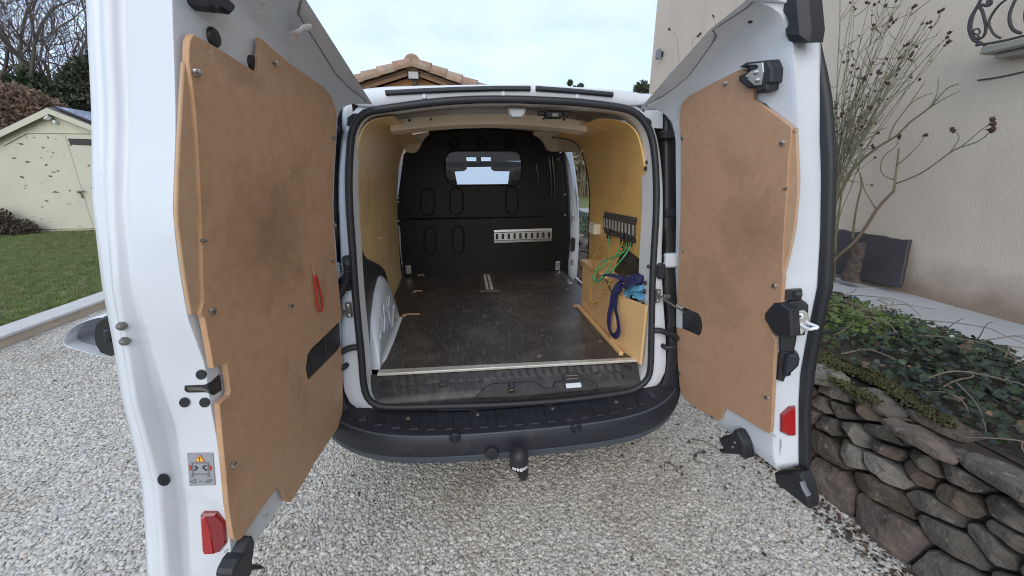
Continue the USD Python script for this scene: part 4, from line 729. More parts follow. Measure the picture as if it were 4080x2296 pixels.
for sx in (-1, 1):    # horns rising at both corners under the lamps
    P = []
    for z, xi, xo in [(.40, .64, .79), (.45, .655, .80), (.50, .675, .80), (.56, .683, .792), (.64, .688, .785), (.70, .69, .78)]:
        P.append([(sx*a, ry(z)+b, z) for a, b in ((xi, .05), (xi+.006, .018), (xi+.03, .012), (xo-.03, .03), (xo, .08), (xo+.01, .3), (xi, .3))])
    part(BUMP, 'bumper_horn', grid(P, wrapu=True), M['bumper'], smooth=40)
    P = [[(sx*x, y, z) for x, y, z in row] for row in ([(.775, -.03, .46), (.80, .06, .47), (.825, .3, .47)], [(.787, -.03, .424), (.815, .08, .42), (.84, .3, .42)], [(.795, -.035, .385), (.82, .08, .38), (.84, .3, .38)], [(.76, .03, .31), (.80, .1, .31), (.81, .3, .31)])]
    part(BUMP, 'bumper_side', grid(P), M['bumper'], smooth=40)
def stepz(y, x): return .440+.006*(-.122-y)/.133+.04*abs(x/.75)**3
for k in range(19):
    x = -.60+k*.0665; cv_ = .05*(x/.78)**2+.2*abs(x/.78)**5; a, b = -.135+cv_*.4, -.243+cv_
    fr = Frame((x, a, stepz(a, x)), (1, 0, 0), (0, -1, 0), (0, 0, 1))
    part(BUMP, 'step_rib', slab(fr, [(-.014, 0), (.014, 0), (.017, a-b), (-.017, a-b)], -.01, .0075, .002), M['bumper'])
for x in (-.43, -.155, .155, .43):
    part(BUMP, 'screw', disc(Frame((x, -.150, stepz(-.15, x)+.002), (1, 0, 0), (0, 1, 0), (0, 0, 1)), (0, 0), .010, 0, .006, 12), M['darksteel'], smooth=40)
    part(BUMP, 'clip_slot', box((x-.012, -.118, stepz(-.12, x)+.004), (.032, .020, .012)), M['blackprint'])
part(BUMP, 'edge_bead', tube(bump_row(-.2715, .4405, .785, .01), .0042, 6), M['lip'], smooth=True)
part(BUMP, 'rear_ledge', tube([(q[0], q[1], q[2]) for q in bump_row(-.112, .448, .66, .07, .3)], .009, 6), M['bumper'], smooth=True)
for u, v in [(1813,1748),(2297,1708),(1358,1733)]:
    p = atY(u, v, -.279 if u > 1500 else -.112); fr = Frame(p, (1, 0, 0), (0, 0, 1), (0, -1, 0)) if u > 1500 else Frame(p, (.6, -.8, 0), (0, 0, 1), (-.8, -.6, 0))
    sp = part(BUMP, 'parking_sensor', lathe(fr, (0, 0), [(.022, -.01), (.021, .002), (.017, .004), (.015, -.001), (.011, -.001), (.010, .004), (.006, .005), (.005, .001), (0, .001)]), M['bumper'], smooth=30)

# ---- tow bar
TY, TZ = -.36, .362
TOW = part(VAN, 'tow_bar', tube(smoothpath([(.0, .0, TZ-.05), (.0, -.18, TZ-.07), (0, TY+.06, TZ-.075), (0, TY+.01, TZ-.06), (0, TY, TZ-.03), (0, TY, TZ+.02)], 24), .018, 12), M['plastic'], smooth=True)
tb = Frame((-.018, TY, TZ), (1, 0, 0), (0, 1, 0), (0, 0, 1))
part(TOW, 'ball_cover', lathe(tb, (0, 0), [(.024, -.006), (.033, -.004), (.0355, .004), (.0355, .010), (.0345, .013), (.035, .03), (.034, .046), (.029, .060), (.018, .069), (.006, .073), (0, .0735)]), M['rubber'], smooth=40)
tm = meshkit.text_mesh('aragon', .013, .001, bold=True); v = np.array(tm.vertices); v[:, 0] -= (v[:, 0].max()+v[:, 0].min())/2; v[:, 0] *= 1.05; an = v[:, 0]/.0355
v = np.stack([-.018+(.0352+v[:, 2])*np.sin(an), TY-(.0352+v[:, 2])*np.cos(an), TZ+.006+v[:, 1]], 1)
part(TOW, 'lettering', trimesh.Trimesh(v, tm.faces, process=False), M['whiteprint'])
part(TOW, 'socket', box((-.110, -.25, TZ+.012), (.055, .08, .05), None, .015), M['plastic'])
part(TOW, 'socket_cap', disc(Frame((-.112, -.29, TZ+.008), (1, 0, 0), (0, 0, 1), (0, -1, 0)), (0, 0), .026, 0, .016, 16), M['rubber'])
part(TOW, 'cross_beam', box((0, -.10, TZ-.03), (.9, .06, .06), None, .008), M['plastic'])

# ---- floor, threshold, sill cover
fl = [(-.565, .015), (.56, -.012), (.56, .2), (.62, .7), (.66, 1.0), (.66, 1.64), (-.66, 1.64), (-.655, .7), (-.60, .5), (-.58, .2)]
part(VAN, 'cargo_floor', ext(WORLD, fl, .56, .58), M['floor'])
th = [atZ(*p, .582)[:2] for p in [(1502,1492),(2536,1436),(2528,1425),(1512,1474)]]
part(VAN, 'threshold_strip', slab(WORLD, th, .574, .584, .002), M['alu'])
SK = .066
# sill cover between threshold strip and seal
def sillpt(s, f):   # s across 0..1, f from strip (0) to seal (1)
    a = np.array([-.592, -.004, .576])*(1-s)+np.array([.566, -.024, .576])*s
    b = np.array([-.572, -.098, .556])*(1-s)+np.array([.560, -.098, .556])*s
    p = a*(1-f)+b*f; p[2] = .576-SK*f; return p
rows = []
ss = np.linspace(0, 1, 150)
for f in (0, .08, .12, .42, .46, .52, .56, .86, .90):
    r = []
    for s in ss:
        p = sillpt(s, f); ph = (s*33) % 1.0
        rib = (.5-.5*math.cos(2*math.pi*ph))**1.5 * (1 if (.1 < f < .45 or .53 < f < .88) else 0)
        if s < .10 or s > .93 or (.53 < f and .40 < s < .88): rib = 0
        r.append(p+np.array([0, 0, .0045*rib]))
    rows.append(r)
for dz, dy in ((-.006, -.004), (-.020, -.008), (-.060, -.004)):
    rows.append([sillpt(s, 1)+np.array([0, dy, dz]) for s in ss])
SPN = np.array([0, -SK, .084]); SPN /= np.linalg.norm(SPN); SPO = np.array([0, -.014, .576])
def sillat(u, v, h=0.0): return hit(u, v, SPN, SPN@SPO+h)
SILL = part(VAN, 'sill_cover', grid(rows), M['sill'], smooth=40)
def sillfr(u, v):
    p = sillat(u, v); return Frame(p, (1, 0, 0), (0, SPN[2], -SPN[1]), SPN)
for u, v, rx, ry_ in [(1588,1535,.010,.006),(1673,1531,.011,.007),(1766,1529,.021,.014),(1915,1518,.010,.006),(2150,1504,.010,.006),(2375,1487,.010,.006),(2452,1483,.010,.006)]:
    part(SILL, 'sill_hole', disc(sillfr(u, v), (0, 0), (rx, ry_), -.002, .0065, 14), M['blackprint'])
for u, v in [(1537,1526),(2500,1467)]:
    fr = sillfr(u, v); rg = part(SILL, 'lashing_recess', disc(fr, (0, 0), (.022, .016), -.002, .0055, 20), M['blackprint'])
    an = np.linspace(0, 2*math.pi, 20, endpoint=False); part(rg, 'lashing_ring', tube(fr.w(np.stack([.013*np.cos(an), .009*np.sin(an), np.full(20, .0085)], 1)), .0035, 6, closed=True), M['plastic'], smooth=True)
raise_pts = [(1890,1588),(1935,1540),(1965,1528),(2128,1520),(2165,1545),(2200,1545),(2208,1520),(2340,1512),(2380,1530),(2384,1552),(2200,1570),(2050,1585)]
part(SILL, 'lock_plate', slab(sillfr(2100, 1560), [sillfr(2100, 1560).px(u, v) for u, v in raise_pts], -.01, .009, .006), M['sill'], smooth=20)
fr = sillfr(2037, 1550); lc = part(SILL, 'striker', box((0, .006, .018), (.022, .03, .03), fr, .005), M['rubber'])
part(lc, 'striker_plate', slab(fr, [(-.027, -.028), (.027, -.028), (.020, .005), (-.020, .005)], .004, .009, .002), M['darksteel'])
an = np.linspace(0, math.pi, 12); part(lc, 'striker_hoop', tube(fr.w(np.stack([.012*np.cos(an), np.full(12, -.014), .008+.018*np.sin(an)], 1)), .004, 6), M['darksteel'], smooth=True)
fr = sillfr(2280, 1525); lc = part(SILL, 'latch_recess', slab(fr, rrect(-.038, -.030, .038, .042, .014), .0, .012, .002), M['blackprint'])
part(lc, 'white_plate', slab(fr, rrect(-.034, -.028, .034, -.006, .005), .007, .0145, .002), M['white'])
for k, yy in enumerate((.012, .026)): part(lc, 'latch_bar', tube([fr.w((-.024, yy, .015)), fr.w((.024, yy-.002, .015))], .0035, 6), M['darksteel'], smooth=True)

# ---- cargo bay
def panel_sheet(prof, ys, thick, scale=None, nose=None):
    """prof: (x, z) points from bottom to top; swept along y."""
    pr = smoothpath(prof, 28); P = []
    for y in ys:
        f = (y-ys[0])/(ys[-1]-ys[0]); q = pr.copy() if scale is None else pr*np.array([1+scale*f, 1]); P.append(np.c_[q[:, 0], np.full(28, y), q[:, 1]])
    return sheet(P, thick)
profL = [(-.622, .575), (-.622, .80), (-.615, .99), (-.604, 1.20), (-.582, 1.372), (-.557, 1.49), (-.522, 1.552), (-.478, 1.575), (-.42, 1.583)]
part(VAN, 'side_board', panel_sheet(profL, np.linspace(.085, 1.55, 12), (-.008, 0, 0), .075), M['mdf_in'], smooth=60)
# right board, its front edge cut along the sliding door opening
prR = smoothpath([(.625, .575), (.622, .80), (.612, 1.0), (.600, 1.20), (.580, 1.36), (.545, 1.49), (.514, 1.546), (.475, 1.572), (.423, 1.584), (.36, 1.588)], 30)
def frontR(z): return float(np.interp(z, [.58, .82, .97, 1.09, 1.235, 1.42, 1.52, 1.62], [1.0, 1.0, .985, .985, .955, .97, .98, .99]))
P = [[(x*(1+.075*f), .085+(frontR(z)-.085)*f, z) for x, z in prR] for f in np.linspace(0, 1, 9)]
RB = part(VAN, 'side_board', sheet(P, (.008, 0, 0)), M['mdf_inr'], smooth=60)
edge = np.array(P[-1]); part(VAN, 'opening_trim', tube(edge[3:], .006, 6), M['rubber'], smooth=True)
for u, v in [(1494,515),(1547,545),(1521,950)]: part(VAN, 'board_screw', disc(Frame(atX(u, v, -.585), (0, 1, 0), (0, 0, 1), (1, 0, 0)), (0, 0), .006, -.02, .006, 8), M['mdf_edge'])
# inner skin of the roof and its bows
P = [[(x, y, 1.622+.05*(1-(x/.6)**2)+.022*max(0, y-.5)) for x in np.linspace(-.60, .60, 21)] for y in np.linspace(.07, 1.75, 8)]
part(VAN, 'roof_lining', sheet(P, (0, 0, .01)), M['jamb'], smooth=50)
def arcz(x, z, h): return z+h*(1-(x/.48)**2)
xs = np.linspace(-.478, .402, 23)
prof = [(.36, 1.628, 0), (.35, 1.626, 0), (.346, 1.590, 0), (.352, 1.583, 0), (.46, 1.578, 0), (.47, 1.60, 0), (.47, 1.628, 0)]
BOW = part(VAN, 'roof_bow', grid([[(x, y, z-.030+.036*(1-(x/.48)**2)) for x in xs] for y, z, _ in prof]), M['beige'], smooth=30)
for u, v, w in [(1632,480,.011),(1717,476,.006),(2166,475,.006),(2246,477,.010)]:
    p = atY(u, v, .348); part(BOW, 'bow_hole', box(p, (w, .010, .009)), M['blackprint'])
# beige gussets at the head of the bulkhead
FB = Frame((0, 1.56, 0), (1, 0, 0), (0, 0, 1), (0, -1, 0))
gl = [(1612,545),(1710,527),(1708,540),(1695,548),(1682,566),(1672,590),(1660,606),(1645,612),(1618,606),(1612,590)]
gr = [(2125,525),(2230,520),(2232,590),(2228,600),(2205,606),(2180,598),(2168,575),(2155,556),(2140,545),(2125,540)]
for g in (gl, gr): part(VAN, 'roof_gusset', slab(FB, FB.poly(g), -.03, .03, .006), M['beige'], smooth=30)
part(VAN, 'door_header', slab(Frame((.60, 0, 0), (0, 1, 0), (0, 0, 1), (-1, 0, 0)), [(.95, 1.50), (1.60, 1.53), (1.60, 1.64), (.95, 1.62)], -.04, .03, .006), M['beige'])
# ---- bulkhead
BK = Frame((0, 1.62, 0), (1, 0, 0), (0, 0, 1), (0, -1, 0))
out = [(1612,1100),(1590,1000),(1586,900),(1590,800),(1604,700),(1614,620),(1640,590),(1680,560),(1725,528),(1930,500),(2130,528),(2170,570),(2190,595),(2240,620),(2252,760),(2262,950),(2250,1090)]
win = [(1772,630),(1790,606),(1815,601),(2045,601),(2068,608),(2078,630),(2080,690),(2075,715),(2050,737),(1810,739),(1790,730),(1775,705)]
outp = Polygon(BK.poly(out)).buffer(.012); winp = Polygon(BK.poly(win)).buffer(-.006).buffer(.006)
upz = BK.px(1930, 873)[1]
upper = outp.difference(sbox(-2, -1, 2, upz)).difference(winp); lower = outp.intersection(sbox(-2, -1, 2, upz))
BULK = part(VAN, 'bulkhead', [ext(BK, upper, -.02, 0.0), ext(BK, lower, -.02, .035)], M['bulk'])
part(BULK, 'ledge', tube([BK.w((-.60, upz, .02)), BK.w((.62, upz, .02))], .016, 8), M['bulk'], smooth=True)
def outline(fr, pts, r, n, mat_, name, par):
    a = resample(np.array([fr.px(u, v) for u, v in pts]), 60, True); part(par, name, tube(fr.w(np.c_[a, np.full(60, n)]), r, 6, closed=True), mat_, smooth=True)
outline(BK, win, .007, .002, M['bulk'], 'window_rim', BULK)
part(BULK, 'window_pane', ext(BK, winp.buffer(.004), -.012, -.008), M['glass'])
def zm(x, y): return (1560+x*.4413, 480+y*.4413)
def oval(x0, y0, x1, y1):
    r = (x1-x0)/2; return [zm(a, b) for a, b in Polygon(rrect(x0, y0, x1, y1, r*.98, 6)).exterior.coords[:-1]]
for o in [(262,615,388,858),(525,608,645,850),(1032,600,1140,842)]: outline(BK, oval(*o), .0065, .001, M['bulk'], 'pressed_oval', BULK)
for o in [(300,962,400,1200),(552,952,650,1190)]:
    a = resample(np.array([BK.px(*p) for p in oval(*o)]), 60, True); part(BULK, 'pressed_oval', tube(BK.w(np.c_[a, np.full(60, .036)]), .0065, 6, closed=True), M['bulk'], smooth=True)
for cx in (570, 818, 1068):
    a = np.array([BK.px(*zm(cx+46*math.cos(t), 200+52*math.sin(t))) for t in np.linspace(0, 2*math.pi, 28, endpoint=False)])
    for k in (1, .72): c = a.mean(0); part(BULK, 'pressed_ring', tube(BK.w(np.c_[c+(a-c)*k, np.full(28, .001)]), .006, 6, closed=True), M['bulk'], smooth=True)
for x0, y0, x1, y1 in [(1300,370,1318,570),(1420,300,1440,690),(1448,300,1470,690)]:
    p0, p1 = BK.px(*zm(x0, y0)), BK.px(*zm(x1, y1)); part(BULK, 'bulkhead_bead', tube([BK.w((*p0, .0)), BK.w((*((p0+p1)/2+[.006, 0]), .006)), BK.w((*p1, .0))], .009, 8), M['bead'], smooth=True)
for x, y in [(782,635),(890,635),(420,98),(1203,97),(238,930),(650,918),(922,905),(1505,350),(1562,672),(1565,858)]:
    part(BULK, 'bolt', disc(BK, BK.px(*zm(x, y)), .011, -.01, (.046 if 880 < y < 940 else .012), 12), M['darksteel'] if y > 640 or x > 1400 or y < 120 else M['rubber'], smooth=40)
part(BULK, 'top_rail', tube([BK.w((*BK.px(*zm(x, y)), .012)) for x, y in [(345,118),(400,92),(640,66),(820,60),(950,66),(1240,96),(1280,122)]], .02, 8), M['bulk'], smooth=True)
# cargo rails: steel strip with a row of slots
def cargo_rail(par, fr, L, H, n, steel, slotmat, name='cargo_rail'):
    """fr: origin at lower left, x along, y up, z out."""
    pr = [(0, .0), (0, .003), (.018*H/.11, .004), (.024*H/.11, .011), (.086*H/.11, .011), (.092*H/.11, .004), (.11*H/.11, .003), (H, 0)]
    r = part(par, name, grid([[fr.w((x, y, z)) for y, z in pr] for x in (0, L)]), steel)
    for k in range(n):
        cx = (k+.5)*L/n; part(r, 'rail_slot', box((cx, H*.5, .0105), (L/n*.42, H*.42, .004), fr, .0015), slotmat)
    for k in range(6):
        for y in (H*.08, H*.92): part(r, 'rivet', disc(fr, ((k+.5)*L/6, y), .004, .002, .006, 8), steel)
    return r
a, b = BK.px(*zm(922, 1100)), BK.px(*zm(1438, 968))
cargo_rail(BULK, Frame(BK.w((a[0], a[1], .036)), (1, 0, .012), (0, 0, 1), (0, -1, 0)), b[0]-a[0], b[1]-a[1]-.006, 10, M['steel'], M['blackprint'])
FT = Frame(atZ(1911, 1161, .5805), (-.045, 1, 0), (-1, -.045, 0), (0, 0, 1))
fr_ = Frame(FT.w((0, -.105, 0)), (-.045, 1, 0), (1, .045, 0), (0, 0, 1))
FLR = part(VAN, 'floor_rail', slab(WORLD, [atZ(*p, .581)[:2] for p in [(1911,1161),(1992,1160),(1960,1087),(1913,1087)]], .579, .585, .002), M['darksteel'])
for k in range(12):
    for s in (-1, 1):
        q0, q1 = atZ(1951+s*9, 1152, .586), atZ(1938+s*7, 1092, .586); p = q0+(q1-q0)*(k+.3)/12
        part(FLR, 'rail_slot', box(p, (.020, .020, .003)), M['alu'])
a = atX(2413, 846, .60); b = atX(2541, 874, .60)
for z in (): pass
WR = Frame((.6005, .585, 1.045), (.0, -1, -.0), (0.10, 0, 1), (-1, 0, .10))
WR = Frame((.612, .585, 1.055), (0, -1, .03), (-.06, 0, 1), (-1, 0, -.06))
CR = cargo_rail(VAN, WR, .41, .118, 10, M['darksteel'], M['alu'])
# switch box, pillar and sliding-door opening
part(VAN, 'interior_socket', box((.628, .79, 1.05), (.05, .10, .065), None, .006), M['cream'])
bp = [atY(u, v, 1.60) for u, v in [(2243,590),(2268,640),(2290,760),(2302,870),(2305,960),(2300,1050),(2288,1118)]]
bq = [atY(u, v, 1.64) for u, v in [(2240,590),(2250,640),(2264,760),(2268,870),(2266,960),(2258,1050),(2262,1118)]]
pa, pb = resample(bp, 16), resample(bq, 16)
BP = part(VAN, 'door_pillar', [sheet([[q, q*.5+p*.5+np.array([0, -.01, 0]), p] for p, q in zip(pa, pb)], (0, .05, 0))], M['white'], smooth=40)
part(VAN, 'pillar_seal', tube(pb+np.array([-.008, -.02, 0]), .012, 8), M['rubber'], smooth=True)
for u, v in [(2283,868),(2280,1043)]:
    p = atY(u, v, 1.585); pl_ = part(BP, 'striker_plate', box(p, (.020, .008, .055), None, .003), M['steel']); part(pl_, 'striker_loop', tube([p+np.array(q) for q in ((.0, 0, .015), (.0, -.02, .012), (.0, -.02, -.012), (.0, 0, -.015))], .004, 6), M['steel'])
p = atY(2282, 975, 1.585); part(BP, 'latch_pocket', slab(Frame(p, (1, 0, 0), (0, 0, 1), (0, -1, 0)), [(-.018, .05), (.0, .06), (.018, .05), (.018, -.05), (.0, -.06), (-.018, -.05)], 0, .008, .002), M['blackprint'])
part(VAN, 'step_trim', slab(WORLD, [atZ(*p, .583)[:2] for p in [(2214,1073),(2232,1073),(2283,1130),(2262,1132)]], .575, .585, .002), M['steel'])
for u, v in [(1628,1075),(2222,1060)]:
    p = atY(u, v, 1.58); part(VAN, 'corner_bracket', box(p, (.045, .012, .075), None, .004), M['steel'])
for u, v in [(1587,790),(1586,805),(1588,880)]: part(VAN, 'board_clip', box(atY(u, v, 1.53), (.018, .02, .012), None, .003), M['steel'])
part(VAN, 'white_edge_strip', sheet([[atY(u, v, 1.575), atY(u2, v, 1.60)] for u, v, u2 in [(1588,900,1600),(1592,980,1606),(1600,1050,1608),(1608,1098,1611)]], (0, .01, 0)), M['white'])
# loops of cut board screwed to the floor as lashing eyes
for u, v, L_ in [(1648,1162,.055),(1602,1257,.10),(1622,1150,.0),(1665,1098,.05)]:
    if L_:
        p = atZ(u, v, .584); part(VAN, 'lashing_eye', tube(smoothpath([p+np.array(q) for q in ((L_, .004, 0), (L_*.5, .002, .004), (0, 0, 0), (0, -.012, 0), (L_*.25, -.014, 0))], 14), .005, 6), M['mdf_edge'], smooth=True)
for u, v in [(2260,1157),(2297,1222)]:
    p = atZ(u, v, .584); an = np.linspace(0, 2*math.pi, 16, endpoint=False); part(VAN, 'lashing_eye', tube(p+np.stack([.016*np.cos(an), .010*np.sin(an), .006+.004*np.sin(an)], 1), .004, 6, closed=True), M['mdf_edge'] if u > 2290 else M['darksteel'], smooth=True)
# ---- wheel arch on the left: dark lining and white moulded cover
FLW = Frame((-.601, 0, 0), (0, 1, 0), (0, 0, 1), (1, 0, 0))
part(VAN, 'arch_liner', slab(FLW, FLW.poly([(1438,993),(1447,1012),(1458,1030),(1488,1043),(1513,1057),(1530,1076),(1540,1105),(1546,1160),(1556,1190),(1540,1250),(1470,1460),(1455,1345),(1445,1150)]), -.02, .004, .003), M['sill'])
P = []
ysA = np.linspace(0, 1, 22)
for f in ysA:
    y = .02+.615*f
    ht = float(np.interp(f, [0, .05, .15, .35, .55, .68, .80, .90, .97, 1], [.0, .10, .20, .285, .325, .31, .24, .15, .06, .0]))
    xb = -.556+.002*f; row = []
    for a in np.linspace(0, 1, 13):
        z = .578+ht*math.sin(a*math.pi/2)**.8; x = xb-.050*(1-math.cos(a*math.pi/2))**1.6; row.append((x, y+.02*a*(1-f), z))
    P.append(row)
WA = part(VAN, 'wheel_arch', grid(P), M['white'], smooth=50)
# creases pressed into the arch
for pts in [[(1552,1178),(1548,1222),(1551,1250),(1555,1286)],[(1548,1222),(1538,1240)],[(1529,1215),(1529,1245),(1540,1290),(1545,1312)],[(1534,1265),(1530,1325)],[(1571,1215),(1566,1270),(1564,1304)],[(1516,1322),(1515,1352),(1519,1356)],[(1528,1327),(1518,1322)]]:
    q = [atX(u, v, -.553) for u, v in pts]; part(WA, 'crease', tube(resample(q, 8), .0035, 6), M['white'], smooth=True)
part(VAN, 'arch_foot', tube([atZ(u, v, .583) for u, v in [(1506,1460),(1530,1432),(1560,1365),(1597,1266)]], .007, 6, flat=(1.6, .7)), M['jamb'], smooth=True)
# ---- boxed wheel arch on the right, made of board
FX = Frame((.53, 0, 0), (0, -1, 0), (0, 0, 1), (-1, 0, 0))
WB = part(VAN, 'wheel_box', ext(FX, FX.poly([(2321,1034),(2316,1220),(2466,1398),(2486,1170),(2470,1115)]), -.012, 0), M['mdf_box'], label='light brown board boxing in the right wheel arch')
part(WB, 'box_top', ext(Frame((0, 0, .878), (1, 0, 0), (0, 1, 0), (0, 0, 1)), [(.518, .702), (.66, .702), (.66, .30), (.518, .30)], -.012, .001), M['mdf_box'])
q = [FX.w((*FX.px(2373, 1085), 0))]
part(WB, 'box_front', ext(Frame((.53, .15, 0), (1, -.05, 0), (0, 0, 1), (0, -1, 0)), [(.0, .58), (.10, .58), (.10, .84), (.0, .84)], -.012, 0), M['mdf_box'])
sl = [(.53, .33, .877), (.53, .16, .79), (.66, .16, .79), (.66, .33, .877)]
part(WB, 'sloping_lid', sheet([[sl[0], sl[1]], [sl[3], sl[2]]], (0, 0, -.012)), M['mdf_box'])
part(WB, 'end_board', slab(Frame((.545, .02, 0), (.25, -.968, 0), (0, 0, 1), (-.968, -.25, 0)), [(-.14, .575), (.085, .57), (.085, .845), (-.13, .835)], -.012, 0, .002), M['mdf_box'])
part(WB, 'floor_batten', box((.512, .345, .589), (.020, .66, .018), Frame((0, 0, 0), (1, 0, 0), (0, 1, 0), (0, 0, 1)), .002), M['mdf_box'])
part(VAN, 'arch_liner', slab(Frame((.606, 0, 0), (0, -1, 0), (0, 0, 1), (-1, 0, 0)), [(-.42, .86), (-.30, 1.02), (-.10, 1.00), (-.10, .60), (-.42, .60)], -.012, .002, .002), M['sill'])
JB = part(VAN, 'seat_belt_anchor', tube(smoothpath([(.58, .20, .80), (.585, .20, .87), (.592, .19, .905), (.597, .13, .905), (.592, .12, .86)], 16), .007, 8), M['steel'], smooth=True)
part(JB, 'anchor_bolt', disc(Frame((.597, .16, .875), (0, -1, 0), (0, 0, 1), (-1, 0, 0)), (0, 0), .016, 0, .02, 14), M['steel'], smooth=40)
part(JB, 'anchor_plate', box((.60, .16, .85), (.015, .07, .10), None, .004), M['rubber'])

# ---- overhead: catches under the header
fr = Frame(atY(2058, 452, .12), (1, 0, 0), (0, 0, 1), (0, -1, 0))
LS = part(VAN, 'header_latch_cup', slab(fr, [(-.035, .016), (.035, .016), (.030, -.004), (.018, -.016), (-.018, -.016), (-.030, -.004)], -.02, .02, .005), M['white'], smooth=30)
fr = Frame(atY(2205, 458, .12), (1, 0, 0), (0, 0, 1), (0, -1, 0))
LS = part(VAN, 'header_latch', box((0, 0, 0), (.07, .028, .04), fr, .006), M['rubber'])
part(LS, 'latch_ear', box((-.05, .004, 0), (.03, .016, .02), fr, .004), M['rubber']); part(LS, 'latch_ear', box((.05, .004, 0), (.03, .020, .02), fr, .004), M['rubber']); part(LS, 'latch_jaw', box((.0, -.004, .024), (.03, .016, .02), fr, .003), M['darksteel'])
part(VAN, 'header_rail', sheet([[(x, .13+.05*a, 1.618-.005*a+.030*(1-(x/.5)**2)) for x in np.linspace(-.35, .42, 16)] for a in (0, 1)], (0, 0, .006)), M['steel'])
# ---- cab seen through the bulkhead window
def plate(y, pts, d, mt, name, par=VAN): return part(par, name, slab(Frame((0, y, 0), (1, 0, 0), (0, 0, 1), (0, -1, 0)), [(lambda q: (q[0], q[2]))(atY(*zm(*p), y)) for p in pts], 0, d, .008), mt, smooth=30)
for pts in ([(380,370),(680,362),(680,440),(655,458),(560,464),(420,440)], [(898,362),(1240,374),(1230,440),(1090,462),(925,458),(898,440)]): plate(2.42, pts, .02, M['visor'], 'sun_visor')
mr = plate(2.46, [(672,368),(905,368),(902,420),(676,422)], .02, M['cabdark'], 'rear_view_mirror')
part(mr, 'mirror_stalk', box(atY(*zm(786, 345), 2.48), (.045, .04, .09)), M['cabdark'])
plate(2.30, [(380,230),(1260,230),(1260,366),(900,366),(898,332),(676,332),(676,368),(380,368)], -.03, M['cabdark'], 'cab_headlining')
for pts in ([(455,425),(520,432),(560,465),(585,590),(580,760),(440,760)], [(1200,425),(1120,438),(1085,470),(1070,590),(1075,760),(1210,760)]):
    sp = [(lambda q: (q[0], q[2]))(atY(*zm(*p), 2.05)) for p in pts]; part(VAN, 'head_restraint', slab(Frame((0, 2.05, 0), (1, 0, 0), (0, 0, 1), (0, -1, 0)), list(Polygon(sp).buffer(-.01).buffer(.02).exterior.coords)[:-1], -.09, .02, .02), M['seat'], smooth=40)
for sx in (-.38, .38): part(VAN, 'seat_back', box((sx, 2.02, .95), (.44, .16, .62), None, .06), M['seat'], smooth=40)
part(VAN, 'cab_floor', box((0, 2.3, .5), (1.4, 1.3, .03)), M['cabdark'])
part(VAN, 'dashboard', box((0, 2.9, .95), (1.36, .3, .25), None, .05), M['cabdark'])
part(VAN, 'windscreen', sheet([[(x*(1-.12*f), 3.25-.75*f-.10*(x/.7)**2, 1.02+.62*f) for x in np.linspace(-.72, .72, 13)] for f in np.linspace(0, 1, 5)], (0, .004, .004)), M['mist'], smooth=60)
part(VAN, 'bonnet', grid([[(x, 3.25+.55*f, 1.03-.16*f*f-.03*(x/.75)**2) for x in np.linspace(-.78, .78, 12)] for f in np.linspace(0, 1, 6)]+[[(x, 3.84, .45) for x in np.linspace(-.74, .74, 12)]]), M['white'], smooth=40)
for sx in (-1, 1): part(VAN, 'cab_pillar', tube([(sx*.72, 3.1, 1.03), (sx*.66, 2.75, 1.40), (sx*.60, 2.45, 1.66)], .04, 8), M['white'], smooth=True)
for sx in (-1, 1):
    for y in (.62, 3.25):
        fr = Frame((sx*.62, y, .30), (0, 1, 0), (0, 0, 1), (sx, 0, 0)); w_ = part(VAN, 'wheel', lathe(fr, (0, 0), [(.19, -.02), (.27, -.02), (.30, .0), (.305, .05), (.305, .13), (.29, .17), (.20, .18), (.19, .16)]), M['rubber'], smooth=40)
        part(w_, 'rim', lathe(fr, (0, 0), [(.19, .16), (.17, .14), (.05, .17), (0, .172)], 20), M['satin'], smooth=30)
